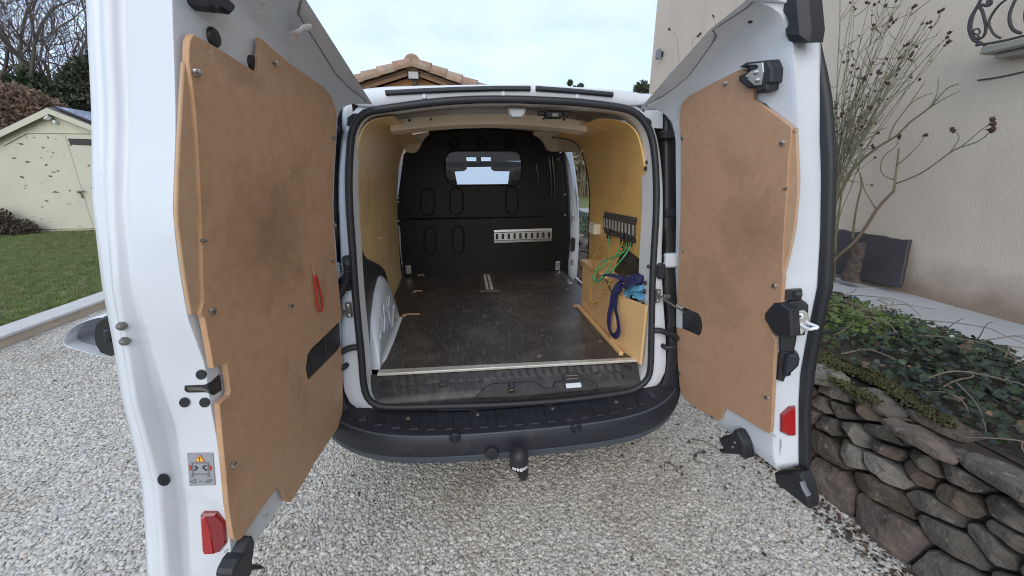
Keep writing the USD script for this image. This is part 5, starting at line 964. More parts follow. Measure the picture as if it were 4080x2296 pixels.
# ------------------------------------------------------------------ rear doors
def door_frame(hA, hB, y, deg, side):
    A, B, t = atY(*hA, y), atY(*hB, y), math.radians(deg)
    es = np.array([side*math.cos(t), -math.sin(t), 0]); et = (B-A)/np.linalg.norm(B-A); es -= et*(es@et); es /= np.linalg.norm(es)
    en = np.cross(es, et)
    return Frame(A, es, et, -en if en[0]*side > 0 else en)
DL = door_frame((1362,1600), (1335,560), -.08, 83, -1); DR = door_frame((2700,1500), (2730,520), -.06, 82, 1)
def curve(fr, pts, n):
    q = np.array(sorted([tuple(fr.px(u, v, n)) for u, v in pts], key=lambda a: a[1])); return lambda t: np.interp(t, q[:, 1], q[:, 0])
def door_shell(fr, hinge, cols, nskin, W, arch, tlip, lipn, tb=-.105):
    """cols: list of (function s(t), n) from the hinge side to the free edge."""
    tt = list(np.linspace(tb, tlip-.09, 46)); lip = [0.0]*46
    for dt, ln in ((-.07, .004), (-.05, .012), (-.032, .026), (-.018, .045), (-.008, .066), (-.002, .09), (0, 1.0)):
        tt.append(tlip+dt); lip.append(lipn*ln/.1 if ln < 1 else lipn)
    rows = []
    for t, ln in zip(tt, lip):
        row = []; wgt = float(np.clip((t-(tlip-.24))/.22, 0, 1)); wgt = wgt*wgt*(3-2*wgt); bl = float(np.clip((t-tb)/.03, 0, 1))
        pts = [(f(t), n) for f, n in cols]
        s0 = hinge(t); pts = [(s0-.004, -.06), (s0, -.012)]+pts; ns = nskin(t); so = pts[-1][0]
        ne = pts[-1][1]; back = [(so-.003, ne-.012), (so-.02, ne-.022), (so*.62, ns), (s0+.01, ns), (s0-.012, ns+.03)]
        lf = ln/lipn if lipn else 0
        for k, (s, n) in enumerate(pts+back):
            free = np.clip((s-(W-.10))/.14, 0, 1)
            if k < len(pts): n2 = n+ln*(1-.0*free)
            else: n2 = n+(ln+.012-n)*lf**.7*.96
            if k < len(pts): n2 = n2 - .012*(1-bl)
            row.append(fr.w((s, t+arch(s)*wgt, n2)))
        rows.append(row)
    m = grid(rows, wrapu=True)
    C = len(rows[0]); V = np.vstack([m.vertices, np.mean(rows[0], 0)]); k = np.arange(C); F = np.vstack([m.faces, np.stack([np.full(C, len(V)-1), (k+1) % C, k], 1)])
    return trimesh.Trimesh(V, F, process=False)
const = lambda s: (lambda t: s)
# left door
E0 = curve(DL, [(745,60),(742,150),(733,248),(716,550),(705,831),(715,950),(735,1100),(762,1260),(830,1450),(850,1600),(878,1750),(905,2003),(928,2150),(935,2296)], -.008)
RG = curve(DL, [(560,-60),(560,47),(525,317),(510,600),(505,830),(530,1148),(590,1385),(640,1560),(690,1702),(712,1860),(736,2019),(750,2296)], -.100)
R2 = curve(DL, [(505,-60),(505,47),(470,317),(450,700),(470,1148),(540,1591),(640,1940),(670,2296)], -.125)
OU = curve(DL, [(440,-60),(427,47),(416,158),(400,317),(390,515),(393,792),(408,950),(431,1148),(475,1385),(507,1591),(554,1781),(586,1940),(602,2177),(606,2296)], -.155)
HL = curve(DL, [(1362,352),(1349,393),(1345,447),(1341,548),(1332,700),(1328,824),(1332,893),(1339,990),(1347,1100),(1368,1390),(1370,1616)], -.012)
mid = lambda a, b, k: (lambda t: a(t)*(1-k)+b(t)*k)
archL = lambda s: .14*(1-((min(s, .75)-.72)/.72)**2)
shL = door_shell(DL, HL, [(const(.06), -.010), (const(.30), -.010), (const(.50), -.010), (lambda t: E0(t)-.05, -.010), (lambda t: E0(t)-.012, -.009), (lambda t: E0(t)+.004, -.012), (mid(E0, RG, .18), -.028), (mid(E0, RG, .55), -.060), (mid(E0, RG, .88), -.092), (lambda t: RG(t)-.007, -.104), (lambda t: mid(RG, R2, .5)(t)-.006, -.111), (lambda t: R2(t)+.001, -.118), (lambda t: mid(R2, OU, .18)(t)+.007, -.125), (lambda t: mid(R2, OU, .40)(t)+.006, -.134), (lambda t: mid(R2, OU, .6)(t)-.003, -.143), (lambda t: mid(R2, OU, .85)(t)-.001, -.150), (OU, -.157)], lambda t: -.185-.02*math.sin(max(0, min(1, t/1.2))*math.pi), .68, archL, 1.165, .085)
LD = part(VAN, 'rear_door', shL, M['white'], smooth=50, label='wide left rear door, standing open towards the lawn side')
MESH_L = shL
def zr(ox, oy, sc, pts): return [(ox+x*sc, oy+y*sc) for x, y in pts]
BL = [(775,139),(765,147),(757,165),(754,200),(754,248),(764,323),(774,397),(785,530),(792,650),(800,831),(806,1000),(808,1108),(812,1200),(800,1251),(815,1267),(835,1370),(852,1468),(902,1449),(912,1510),(918,1560),(914,1575),(875,1611),(887,1750),(900,1880),(910,2003),(922,2090),(932,2145),(946,2154),(960,2148),(970,2138),(1015,2070),(1061,2003),(1112,1936),(1130,1965),(1144,1999),(1159,2002),(1208,1925),(1273,1814),(1341,1715),(1363,1666),(1366,1616),(1366,1511),(1366,1385),(1357,1378),(1345,1398),(1290,1455),(1235,1512),(1227,1512),(1219,1465),(1226,1415),(1240,1392),(1352,1284),(1363,1272),(1352,1155),(1344,1100),(1336,990),(1329,893),(1325,824),(1329,700),(1339,548),(1341,455),(1334,426),(1318,381),(1293,352),(1231,308),(1148,248),(1041,153),(1036,220),(1032,296),(1000,275),(865,190)]
PL_ = DL.poly(BL, .008)
LB = part(LD, 'lining_board', slab(DL, PL_, -.004, .008, .0012), M['mdf_left'], label='brown hardboard lining with a dark greasy stain, on the left door')
strip_o = [(733,248),(724,400),(716,550),(708,700),(705,831),(708,900),(715,950),(724,1020),(735,1100),(748,1180),(762,1255),(810,1252),(818,1100),(806,831),(790,530),(765,300)]
part(LD, 'edge_board', slab(DL, DL.poly(strip_o, -.0), -.006, .0005, .002), M['mdf_edge'])
def button(par, fr, u, v, ru, n, mt, name, h=.005, asp=1.0, sides=16):
    c = fr.px(u, v, n); r = abs(fr.px(u, v+ru, n)[1]-c[1]) if ru > 1 else ru
    return part(par, name, disc(fr, c, (r*asp, r), n-.006, n+h, sides), mt, smooth=40)
for u, v in [(784,289),(1099,253),(1330,549),(1326,1039),(847,1241),(1160,1218),(930,1853),(815,960),(1336,900)]:
    sc_ = button(LD, DL, u, v, .008 if u != 815 else .004, .010, M['steel'], 'lining_screw', .004)
    button(sc_, DL, u, v, .0035, .014, M['darksteel'], 'screw_socket', .0012, sides=6)
for u, v, r in [(851,150,40),(1005,252,31)]: button(LD, DL, u, v, r, -.008, M['rubber'], 'oval_plug', .006, .92, 22)
cp = [(x*.7917, y*.7917) for x, y in [(985,-60),(990,-5),(1005,30),(1040,62),(1062,45),(1085,60),(1115,70),(1140,45),(1138,15),(1110,-10),(1080,-40)]]
ct = part(LD, 'upper_catch', slab(DL, DL.poly(cp, .01), -.02, .030, .006), M['rubber'], smooth=25)
def cast(mesh, u, v):
    """First point where the line of sight through (u, v) meets the mesh, with the facing normal (Moller-Trumbore over all triangles)."""
    T = np.asarray(mesh.vertices)[np.asarray(mesh.faces)]; d = ray(u, v); d = d/np.linalg.norm(d); e1, e2 = T[:, 1]-T[:, 0], T[:, 2]-T[:, 0]; h = np.cross(d, e2); a = np.sum(e1*h, 1); a = np.where(np.abs(a) < 1e-14, 1e-14, a); s = CAM-T[:, 0]
    x = np.sum(s*h, 1)/a; q = np.cross(s, e1); y = (q@d)/a; z = np.sum(e2*q, 1)/a; ok = (x >= -1e-9) & (y >= -1e-9) & (x+y <= 1+1e-9) & (z > .05); z = np.where(ok, z, 1e9); k = int(np.argmin(z))
    n = np.cross(e1[k], e2[k]); n /= np.linalg.norm(n); return CAM+d*z[k], (n if n@d < 0 else -n), z[k] < 1e8
def on(mesh, u, v, upv, ref=None):
    """Local frame lying on the mesh where the sight line meets it: x to the right, y up, z out."""
    p, n, ok = cast(mesh, u, v)
    x = np.cross(upv, n); x /= np.linalg.norm(x); return Frame(p, x, np.cross(n, x), n)
UL = DL.m[1]
def decal(mesh, poly, lift, step):
    """A thin skin lying on the mesh inside the outline poly (photo pixels), following its relief."""
    from scipy.spatial import Delaunay
    pg = Polygon(poly); x0, y0, x1, y1 = pg.bounds; ring = resample(np.array(pg.exterior.coords)[:-1], 44, True)
    inn = [(x, y) for x in np.arange(x0, x1, step) for y in np.arange(y0, y1, step) if pg.buffer(-step*.35).contains(Point(x, y))]
    P2 = np.vstack([ring, inn]) if inn else ring; T = Delaunay(P2).simplices; T = np.array([t for t in T if pg.buffer(.3).contains(Point(*P2[t].mean(0)))])
    top = []; low = []
    for u, v in P2:
        p, n, ok = cast(mesh, u, v)
        if not ok: raise ValueError('off the mesh')
        d = (CAM-p)/np.linalg.norm(CAM-p); top.append(p+d*lift); low.append(p-n*.004)
    k = len(P2); e = np.arange(44); e2 = (e+1) % 44
    return trimesh.Trimesh(np.vstack([top, low]), np.vstack([T, np.stack([e, e+k, e2+k], 1), np.stack([e, e2+k, e2], 1)]), process=False)
def scuff(par, mesh, q):
    try: m = decal(mesh, q, .0012, 5)
    except ValueError: return
    if np.ptp(np.asarray(m.vertices), 0).max() < .08: part(par, 'paint_scuff', m, SFM)
def circ(u, v, ru, rv): return [(u+ru*math.cos(t), v+rv*math.sin(t)) for t in np.linspace(0, 2*math.pi, 30, endpoint=False)]
def local(fr, pts): return [fr.px(u, v) for u, v in pts]
for u, v, r in [(800,1494,21),(734,1605,21),(814,1605,21),(653,1913,26)]:
    part(LD, 'round_plug', decal(MESH_L, circ(u, v, r, r*.92), .004, 9), M['rubber'], smooth=40)
sl_ = zr(0, 1148, .7917, [(930,492),(1028,488),(1062,474),(1082,455),(1105,434),(1112,470),(1116,515),(1075,541),(1052,530),(1040,525),(940,527),(926,512)])
sl_ = part(LD, 'latch_slot', decal(MESH_L, sl_, .0025, 7), M['blackprint'], smooth=40)
part(sl_, 'slot_lever', decal(MESH_L, [(748,1545),(800,1544),(832,1556),(836,1566),(800,1556),(750,1556)], .004, 6), M['darksteel'], smooth=40)
rf = zr(600, 1400, .6178, [(330,1045),(345,1034),(430,1030),(490,1085),(499,1220),(455,1278),(430,1285),(352,1290),(342,1270)])
f_ = on(MESH_L, 850, 2115, UL); RFL = part(LD, 'reflector', slab(f_, local(f_, rf), -.015, .010, .004), M['red2'], smooth=20)
part(RFL, 'reflector_facet', slab(f_, local(f_, zr(600, 1400, .6178, [(338,1050),(370,1040),(398,1120),(425,1280),(358,1283),(350,1260)])), .009, .0125, .002), M['red'])
# warning sticker with its pictogram
stq = zr(600, 1400, .6178, [(240,655),(405,652),(420,858),(256,864)])
f_ = on(MESH_L, 803, 1870, UL); stm = part(LD, 'warning_sticker', ext(f_, local(f_, stq), -.012, .0026), M['sticker'], label='small grey warning sticker with yellow triangle')
def sx_(pts): return local(f_, zr(600, 1400, .6178, pts))
part(stm, 'warning_triangle', ext(f_, sx_([(323,658),(293,706),(355,706)]), .0020, .0034), M['redprint']); part(stm, 'warning_triangle', ext(f_, sx_([(323,664),(299,702),(349,702)]), .0022, .0040), M['yellowprint'])
part(stm, 'exclamation_mark', ext(f_, sx_([(320,674),(327,674),(325,690),(322,690)]), .003, .0046), M['blackprint']); part(stm, 'exclamation_mark', ext(f_, sx_([(321,693),(326,693),(326,698),(321,698)]), .003, .0046), M['blackprint'])
def ln(pts, w, mt, nm='pictogram_line'):
    q = np.array(sx_(pts)); part(stm, nm, ext(f_, LineString(q).buffer(w, cap_style='flat'), .002, .0036), mt)
ln([(272,715),(375,713),(380,785),(280,788),(272,715)], .0012, M['greyprint']); ln([(276,788),(276,806)], .0022, M['greyprint']); ln([(378,786),(380,804)], .0022, M['greyprint'])
ln([(288,736),(303,740),(306,752),(288,762)], .0014, M['blackprint']); ln([(366,732),(350,734),(344,745),(368,764)], .0014, M['blackprint'])
for pts in ([(252,730),(268,748),(256,764),(264,732),(270,762)], [(384,728),(402,745),(390,762),(386,735),(400,760)]): ln(pts, .0006, M['redprint'])
ln([(258,834),(296,820),(296,846),(258,834)], .0008, M['greyprint']); ln([(315,834),(336,834),(330,828)], .0007, M['greyprint']); part(stm, 'pictogram_line', ext(f_, sx_([(352,842),(372,820),(406,820),(388,842)]), .002, .0036), M['greyprint'])
for u, v in [(487,1298),(499,1358)]:
    f_ = on(MESH_L, u, v, UL); part(LD, 'rubber_stop', lathe(f_, (0, 0), [(.008, -.01), (.008, .006), (.005, .012), (0, .013)], 14), M['darksteel'], smooth=30)
# pull pocket
def pocket(par, fr, pts, n, white=None):
    if white: part(par, 'pocket_frame', slab(fr, fr.poly(white, n), -.008, n-.004, .002), M['white'])
    pk = part(par, 'pull_pocket', slab(fr, fr.poly(pts, n), -.012, n+.001, .002), M['plastic']); return pk
pk = pocket(LD, DL, [(1227,1511),(1220,1465),(1227,1418),(1241,1394),(1352,1286),(1356,1376),(1340,1400)], .006)
part(pk, 'pocket_hollow', slab(DL, DL.poly([(1232,1448),(1240,1412),(1256,1398),(1268,1402),(1264,1440),(1245,1456)], .008), -.0, .0075, .001), M['blackprint'])
part(pk, 'pocket_grip', slab(DL, DL.poly([(1300,1420),(1296,1370),(1300,1335),(1340,1300),(1345,1290),(1352,1300),(1353,1370),(1330,1396)], .010), .0, .012, .004), M['plastic'], smooth=30)
# black stay bracket at the foot of the left door, scuffs
lp = zr(600, 1400, .6178, [(648,1190),(660,1215),(655,1290),(645,1340),(648,1380),(700,1374),(722,1388),(712,1406),(655,1412),(640,1420),(632,1450),(600,1480),(530,1500),(520,1440),(528,1405),(560,1340),(590,1300),(615,1240),(635,1195)])
part(LD, 'lower_latch', slab(DL, DL.poly(lp, .015), -.02, .022, .006), M['rubber'], smooth=20)
SFM = mat('scuffed_paint', (.30, .33, .36), .6, .3, 60)
for pts in ([(500,1270),(470,1295),(476,1305),(505,1280)], [(488,1310),(462,1335),(460,1350),(485,1325)], [(470,1340),(452,1370),(448,1390),(462,1375)], [(445,1398),(440,1425),(452,1440),(455,1420)], [(753,1040),(748,1062),(753,1066),(758,1044)], [(735,1055),(728,1070),(732,1072)]):
    q = zr(600, 1400, .6178, pts); scuff(LD, MESH_L, q)
# number plate trim bar on the outer skin, seen end on
o_, x_, y_, z_ = DL.w((.60, .57, -.235)), -DL.m[2], DL.m[1], -np.array([0, 1, 0])
tip, cen = DL.px(252, 1358, -.0), None
fN = Frame(DL.w((.585, 0, 0)), -DL.m[2], DL.m[1], DL.m[0])     # x outward, y up, z towards the free edge
def np_(u, v, k=0.0): return fN.px(u, v, k)
sil = [(252,1358),(262,1330),(300,1295),(360,1268),(420,1255),(450,1262),(475,1300),(480,1409),(440,1422),(400,1418),(330,1398),(262,1375)]
q = np.array([np_(*p) for p in sil]); q = resample(smoothpath(q, 60, True), 40, True); c = q.mean(0); rows = []
for k, h in ((.0, -.32), (.55, -.31), (.85, -.27), (1, -.18), (1, -.02), (.985, .0), (.93, .006), (.9, .004), (.88, -.02)): rows.append(fN.w(np.c_[c+(q-c)*np.array([k if k > .5 else .001, k if k > .5 else .001]), np.full(40, h)]))
TR = part(LD, 'number_plate_trim', grid(rows, wrapu=True), M['satin'], smooth=40, label='silver number plate trim sticking out behind the left door')
hol = [(420+x, 1338+y) for x, y in [(56,72),(20,84),(-20,70),(-44,30),(-48,-10),(-38,-50),(-10,-75),(25,-90),(60,-80),(66,0)]]
part(TR, 'dark_hollow', slab(fN, [np_(*p, .01) for p in hol], -.02, .012, .004), M['plastic'], smooth=30)
part(TR, 'plate_lamp', slab(fN, [np_(*p, .02) for p in [(404,1318),(432,1314),(432,1362),(408,1370),(400,1350)]], .0, .020, .004), M['blackprint'])
# clips standing on the lip of the left door
for u, v in [(1040,15),(1175,145)]:
    a, b, c, d_ = [DL.w((*DL.px(u+x, v+y, n), n)) for x, y, n in ((-5, -12, .035), (-2, 2, .05), (30, -32, .06), (62, -36, .07))]
    part(LD, 'lip_clip', tube(smoothpath([DL.w((*DL.px(u+12, v+16, .03), .02)), a, b*.4+c*.6, c, d_], 14), .006, 8, flat=(1.6, .7)), M['jamb'], smooth=40)

# right door
F0 = curve(DR, [(3060,10),(3080,100),(3110,250),(3150,400),(3170,515),(3181,712),(3166,910),(3130,1069),(3116,1106),(3110,1205),(3100,1350),(3085,1531),(3075,1706),(3072,1800),(3090,1890)], -.008)
G1 = curve(DR, [(3170,60),(3217,174),(3257,475),(3265,712),(3261,950),(3249,1148),(3209,1341),(3182,1493),(3176,1607),(3176,1880)], -.085)
G2 = curve(DR, [(3225,103),(3275,280),(3296,396),(3316,633),(3308,871),(3300,1148),(3285,1200),(3239,1417),(3216,1607),(3216,1910)], -.125)
HR = curve(DR, [(2672,380),(2682,475),(2692,554),(2694,871),(2692,1000),(2689,1216),(2684,1379),(2694,1546),(2716,1592)], -.012)
archR = lambda s: .13*(1-((min(s, .50)-.50)/.50)**2)
shR = door_shell(DR, HR, [(const(.05), -.010), (const(.22), -.010), (const(.34), -.010), (lambda t: F0(t)-.05, -.010), (lambda t: F0(t)-.010, -.009), (lambda t: F0(t)+.004, -.012), (mid(F0, G1, .25), -.030), (mid(F0, G1, .6), -.056), (mid(F0, G1, .85), -.078), (mid(F0, G1, .97), -.084), (G1, -.088)], lambda t: -.165-.015*math.sin(max(0, min(1, t/1.2))*math.pi), .50, archR, 1.205, .115)
RD = part(VAN, 'rear_door', shR, M['white'], smooth=50, label='narrow right rear door, standing open beside the stone wall')
UR = DR.m[1]
BR = [(2706,475),(2710,440),(2718,412),(2734,393),(2750,380),(2850,327),(2956,273),(3003,300),(3004,348),(2999,396),(3019,408),(3080,452),(3142,499),(3150,506),(3154,515),(3148,575),(3142,633),(3136,750),(3126,871),(3121,980),(3118,1069),(3120,1106),(3112,1206),(3084,1209),(3046,1250),(3046,1258),(3066,1310),(3084,1345),(3088,1357),(3083,1440),(3080,1531),(3076,1620),(3072,1706),(3068,1722),(3061,1727),(3046,1720),(3030,1709),(2950,1661),(2886,1622),(2876,1650),(2867,1672),(2858,1677),(2826,1660),(2735,1599),(2716,1575),(2708,1546),(2700,1450),(2697,1379),(2695,1306),(2725,1312),(2784,1338),(2793,1325),(2798,1296),(2792,1265),(2780,1250),(2730,1228),(2697,1214),(2702,1100),(2704,1000),(2710,871),(2712,700),(2712,554)]
RBD = part(RD, 'lining_board', slab(DR, DR.poly(BR, .008), -.004, .008, .0012), M['mdf_right'], label='brown hardboard lining with faint scuffs, on the right door')
part(RD, 'edge_board', slab(DR, DR.poly([(3172,512),(3176,600),(3181,712),(3178,800),(3166,910),(3150,990),(3132,1065),(3120,1100),(3108,1100),(3116,900),(3128,700),(3140,520)], 0), -.006, .0005, .002), M['mdf_edge'])
for u, v in [(2889,333),(2718,550),(3117,570),(2720,999),(3085,1140),(2709,1487),(3055,1586),(2838,1664),(3127,752)]:
    sc_ = button(RD, DR, u, v, .0085 if u not in (3127,) else .004, .010, M['steel'], 'lining_screw', .004); button(sc_, DR, u, v, .0035, .014, M['darksteel'], 'screw_socket', .0012, sides=6)
pk = pocket(RD, DR, [(2719,1228),(2752,1236),(2780,1250),(2793,1268),(2797,1296),(2792,1325),(2784,1337),(2750,1326),(2719,1313)], .006, [(2690,1212),(2722,1224),(2722,1316),(2690,1306)])
part(pk, 'pocket_hollow', slab(DR, DR.poly([(2772,1250),(2790,1268),(2794,1296),(2789,1322),(2780,1334),(2776,1300)], .008), -.0, .009, .001), M['blackprint'])
# weather strip down the free edge, and the flap at its foot
ts = np.linspace(-.10, 1.25, 60); ctr = np.array([DR.w((.5*(G1(t)+G2(t)), t, -.108)) for t in ts])
WS = part(RD, 'weather_strip', tube(ctr, .020, 10, flat=(1.15, .8)), M['rubber'], smooth=True)
part(WS, 'strip_lip', tube(np.array([DR.w((G2(t)+.003, t, -.128)) for t in ts]), .008, 8), M['plastic'], smooth=True)
fl_ = [(3086,1884),(3130,1882),(3194,1884),(3210,1930),(3226,1994),(3224,2028),(3160,1978),(3091,1924)]
part(RD, 'corner_flap', slab(DR, DR.poly(fl_, -.06), -.10, -.055, .006), M['rubber'])
part(RD, 'strip_tail', tube([DR.w((*DR.px(u, v, -.05), -.05)) for u, v in [(3196,1918),(3205,1945),(3222,1975)]], .010, 8, flat=(1.3, .6)), M['greyprint'], smooth=True)
cpr = [(2996,56),(3030,38),(3052,12),(3080,-20),(3150,-60),(3205,-40),(3212,40),(3220,120),(3212,172),(3160,172),(3130,170),(3116,150),(3112,119),(3128,95),(3122,80),(3082,56),(3030,58),(3005,66)]
part(RD, 'corner_cap', slab(DR, DR.poly(cpr, .0), -.055, .006, .018), M['rubber'], smooth=20)
button(RD, DR, 2987, 88, 5, .045, M['blackprint'], 'lip_hole', .003, 1.4); button(RD, DR, 2682, 404, 4, -.006, M['blackprint'], 'lip_hole', .003, 1)
# upper latch
def zl(pts): return zr(2900, 150, .3104, pts)
LT = part(RD, 'upper_latch', slab(DR, DR.poly(zl([(165,380),(255,320),(440,300),(550,285),(602,400),(590,570),(545,600),(540,675),(400,722),(398,640),(280,655),(160,555),(165,490),(240,460),(290,440),(290,400)]), .02), -.02, .030, .005), M['rubber'], smooth=20)
part(LT, 'latch_plate', slab(DR, DR.poly(zl([(265,340),(455,318),(462,440),(430,610),(345,615),(250,530),(285,520),(230,508),(235,485),(300,430),(380,400),(395,370),(370,350),(290,352)]), .032), .028, .034, .001), M['steel'])
for x, y in [(360,448),(382,548)]: q = zl([(x, y)])[0]; button(LT, DR, q[0], q[1], 10, .034, M['steel'], 'latch_rivet', .006, 1)
part(RD, 'torn_tape', slab(DR, DR.poly(zl([(865,1165),(893,1158),(885,1210),(860,1220)]), .0), -.004, .004, .001), M['mdf_edge'])
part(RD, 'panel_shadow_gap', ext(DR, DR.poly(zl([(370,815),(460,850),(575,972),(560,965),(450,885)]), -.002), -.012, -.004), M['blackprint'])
# centre lock: black housing, bright striker hoop, handle below
def zk(pts): return zr(2950, 1100, .3448, pts)
LK = part(RD, 'centre_lock', slab(DR, DR.poly(zk([(395,312),(490,320),(520,350),(590,390),(610,700),(460,712),(430,690),(390,660),(285,500),(288,440)]), .008), -.02, .012, .004), M['rubber'], smooth=20)
fk = Frame(DR.w((*DR.px(3180, 1275, -.03), -.03)), np.array([.80, -.55, -.0])/np.linalg.norm([.80, -.55]), np.array([0, 0, 1.]), -np.array([.55, .80, 0])/np.linalg.norm([.55, .80]))
def fkp(pts): return [fk.px(u, v) for u, v in zk(pts)]
part(LK, 'lock_housing', slab(fk, fkp([(520,350),(500,320),(600,295),(700,280),(790,345),(785,480),(745,690),(600,700),(585,400)]), -.05, .0, .004), M['rubber'], smooth=20)
part(LK, 'mount_tab', slab(fk, fkp([(512,182),(530,170),(715,160),(720,180),(710,280),(510,290)]), -.02, -.004, .001), M['plastic'])
part(LK, 'tab_screw', disc(fk, fkp([(665,220)])[0], .012, -.01, .006, 12), M['rubber'], smooth=40)
SP = part(LK, 'striker_plate', slab(fk, fkp([(632,405),(735,392),(775,425),(795,490),(770,600),(715,672),(612,680),(598,665),(615,430)]), -.004, .005, .0015), M['steel'])
for x, y in [(683,458),(670,620)]: s_ = part(SP, 'striker_screw', disc(fk, fkp([(x, y)])[0], .010, .002, .008, 14), M['satin'], smooth=40); part(s_, 'screw_socket', disc(fk, fkp([(x, y)])[0], .004, .007, .0088, 6), M['blackprint'])
a, b, c, d_ = [np.array(fkp([p])[0]) for p in [(640,545),(770,582),(872,565),(750,525)]]
part(SP, 'striker_hoop', tube(smoothpath([fk.w((*a, .002)), fk.w((*(a*.5+b*.5), .012)), fk.w((*b, .024)), fk.w((*(b*.55+c*.45), .026)), fk.w((*c, .022)), fk.w((*(c*.5+d_*.5), .012)), fk.w((*d_, .002))], 30), .0050, 8), M['satin'], smooth=True)
part(LK, 'lock_neck', slab(fk, fkp([(455,705),(660,700),(655,760),(625,900),(455,900)]), -.06, -.010, .004), M['plastic'], smooth=20)
HN = part(RD, 'inner_handle', slab(fk, fkp([(445,920),(480,880),(640,895),(690,950),(670,1050),(600,1120),(590,1180),(530,1195),(505,1255),(420,1225),(435,1080)]), -.06, -.012, .006), M['plastic'], smooth=30)
part(HN, 'handle_pad', slab(fk, fkp([(520,940),(560,905),(640,900),(688,955),(672,1040),(600,1110),(500,1165),(500,1100)]), -.02, .004, .006), M['bumper'], smooth=30)
# reflector, lower latch
rf = zr(2560, 1000, .7588, [(720,855),(765,815),(798,812),(800,960),(790,967),(760,966),(720,945)])
f_ = on(shR, 3132, 1677, UR); RFR = part(RD, 'reflector', slab(f_, local(f_, rf), -.015, .009, .004), M['red2'], smooth=20)
part(RFR, 'reflector_facet', slab(f_, local(f_, zr(2560, 1000, .7588, [(728,860),(768,822),(794,820),(794,956),(764,958),(727,940)])), .006, .0105, .002), M['red'])
lp = zr(2560, 1000, .7588, [(415,985),(440,968),(480,960),(495,935),(515,945),(540,985),(552,1020),(550,1090),(520,1065),(430,1060),(412,1040),(440,1035)])
LL = part(RD, 'lower_latch', slab(DR, DR.poly(lp, .012), -.02, .028, .006), M['rubber'], smooth=20)
for x, y in [(484,1006),(474,1030)]: q = zr(2560, 1000, .7588, [(x, y)])[0]; button(LL, DR, q[0], q[1], 5, .028, M['steel'], 'latch_rivet', .003, 1)
for pts in ([(565,985),(580,1010),(590,1035),(585,1050),(568,1010)], [(570,1045),(585,1048),(578,1060),(566,1060)], [(722,985),(732,1000),(730,1030),(724,1060),(722,1080),(718,1040)], [(680,962),(700,970),(704,980),(690,976)], [(672,1074),(678,1080),(674,1084)]):
    q = zr(2560, 1000, .7588, pts); scuff(RD, shR, q)
# check straps between body and doors, and the corrugated cable sleeve on the left
for sx, (u, v), e in ((1, (2620,1180), DR.w((.05, .30, -.03))), (-1, (1390,1235), DL.w((.04, .30, -.04)))):
    p = atR(u, v, -.004); b_ = part(VAN, 'check_strap', box(p, (.022, .012, .060), None, .003), M['darksteel'])
    for dz in (-.02, .02): part(b_, 'strap_bolt', disc(Frame(p+np.array([0, -.006, dz]), (1, 0, 0), (0, 0, 1), (0, -1, 0)), (0, 0), .008, -.002, .005, 10), M['steel'])
    part(b_, 'strap_bar', tube([p+np.array([sx*.008, -.012, 0]), p*.5+e*.5+np.array([0, -.012, .0]), e], .006, 6, flat=(1.4, .7)), M['darksteel']); part(b_, 'strap_block', box(p+np.array([sx*.030, -.018, .002]), (.03, .018, .02), None, .004), M['darksteel'])
cs = smoothpath([atR(1384,1050,-.006), atR(1383,1085,-.014), atR(1377,1120,-.024), atR(1366,1150,-.03), atR(1345,1185,-.02), atR(1318,1205,.0)], 90); rr = .014+.0025*np.sin(np.arange(90)*2*math.pi/5.0)
part(VAN, 'cable_sleeve', tube(cs, rr, 12), M['rubber'], smooth=30)
part(VAN, 'sleeve_boot', tube([atR(1384,1035,.01), atR(1384,1045,-.006), atR(1383,1062,-.012)], [.020, .019, .015], 12), M['rubber'], smooth=30)
# ------------------------------------------------------------------ loose things in the cargo bay and on the door
def zb8(pts): return [(2300+x*.3172, 780+y*.3172) for x, y in pts]
def cord(name, label, pts, xs_, r, mt, cat, hook=None):
    x = np.interp(np.linspace(0, 1, len(pts)), np.linspace(0, 1, len(xs_)), xs_); q = smoothpath([atX(u, v, a) for (u, v), a in zip(zb8(pts), x)], 90)
    t = thing(name, label, cat, tuple(q[0]), 'bungee cords on the side rail'); part(t, 'cord', tube(q, r, 8), mt, smooth=True)
    for p in (q[0], q[-1]): part(t, 'hook', [tube(smoothpath([p, p+np.array([-.006, 0, .014]), p+np.array([.0, .0, .034]), p+np.array([.014, 0, .030])], 12), .0045, 6), tube([p+np.array([0, 0, .006]), p-np.array([0, 0, .018])], .0075, 8)], M['rubber'], smooth=True)
    return t
def twist(N, Lk, c):
    N['wm'] = ('mapping', {'rotation': (.6, .4, .3)}); N['wv'] = ('wave_texture', {'scale': 34.0, 'bands_direction': 'z'}); N['wx2'] = ('rgb_ramp', {'ramp': [(.55, (0, 0, 0)), (.7, (1, 1, 1))]}); N['wmx'] = ('mix_color', {'b': (.16, .09, .02)})
    Lk += [('geo.position', 'wm.vector'), ('wm.vector', 'wv.vector'), ('wv.fac', 'wx2.fac'), ('wx2.color', 'wmx.fac'), (c, 'wmx.a')]; return 'wmx.result'
M['yellowcord'] = mat('yellow_cord', (.60, .36, .06), .6, .15, 120, extra=twist)
cord('bungee_cord', 'yellow bungee cord hanging in a long loop from the side rail', [(385,500),(330,600),(240,710),(205,800),(205,900),(210,1000),(180,1120),(165,1260),(190,1350),(235,1350),(310,1250),(390,1120),(440,1030),(470,880),(510,760),(560,620),(575,560)], [.595,.56,.50,.48,.49,.52,.57,.59], .0034, M['yellowcord'], 'bungee cord')
cord('bungee_cord', 'green bungee cord hanging straight from the first rail hook', [(400,500),(385,620),(380,740),(372,820),(330,890),(250,940),(200,1000),(195,1050),(240,1078),(300,1040),(350,980),(420,860),(500,720),(560,610)], [.598,.57,.53,.50,.49,.50,.55,.595], .0036, M['greencord'], 'bungee cord')
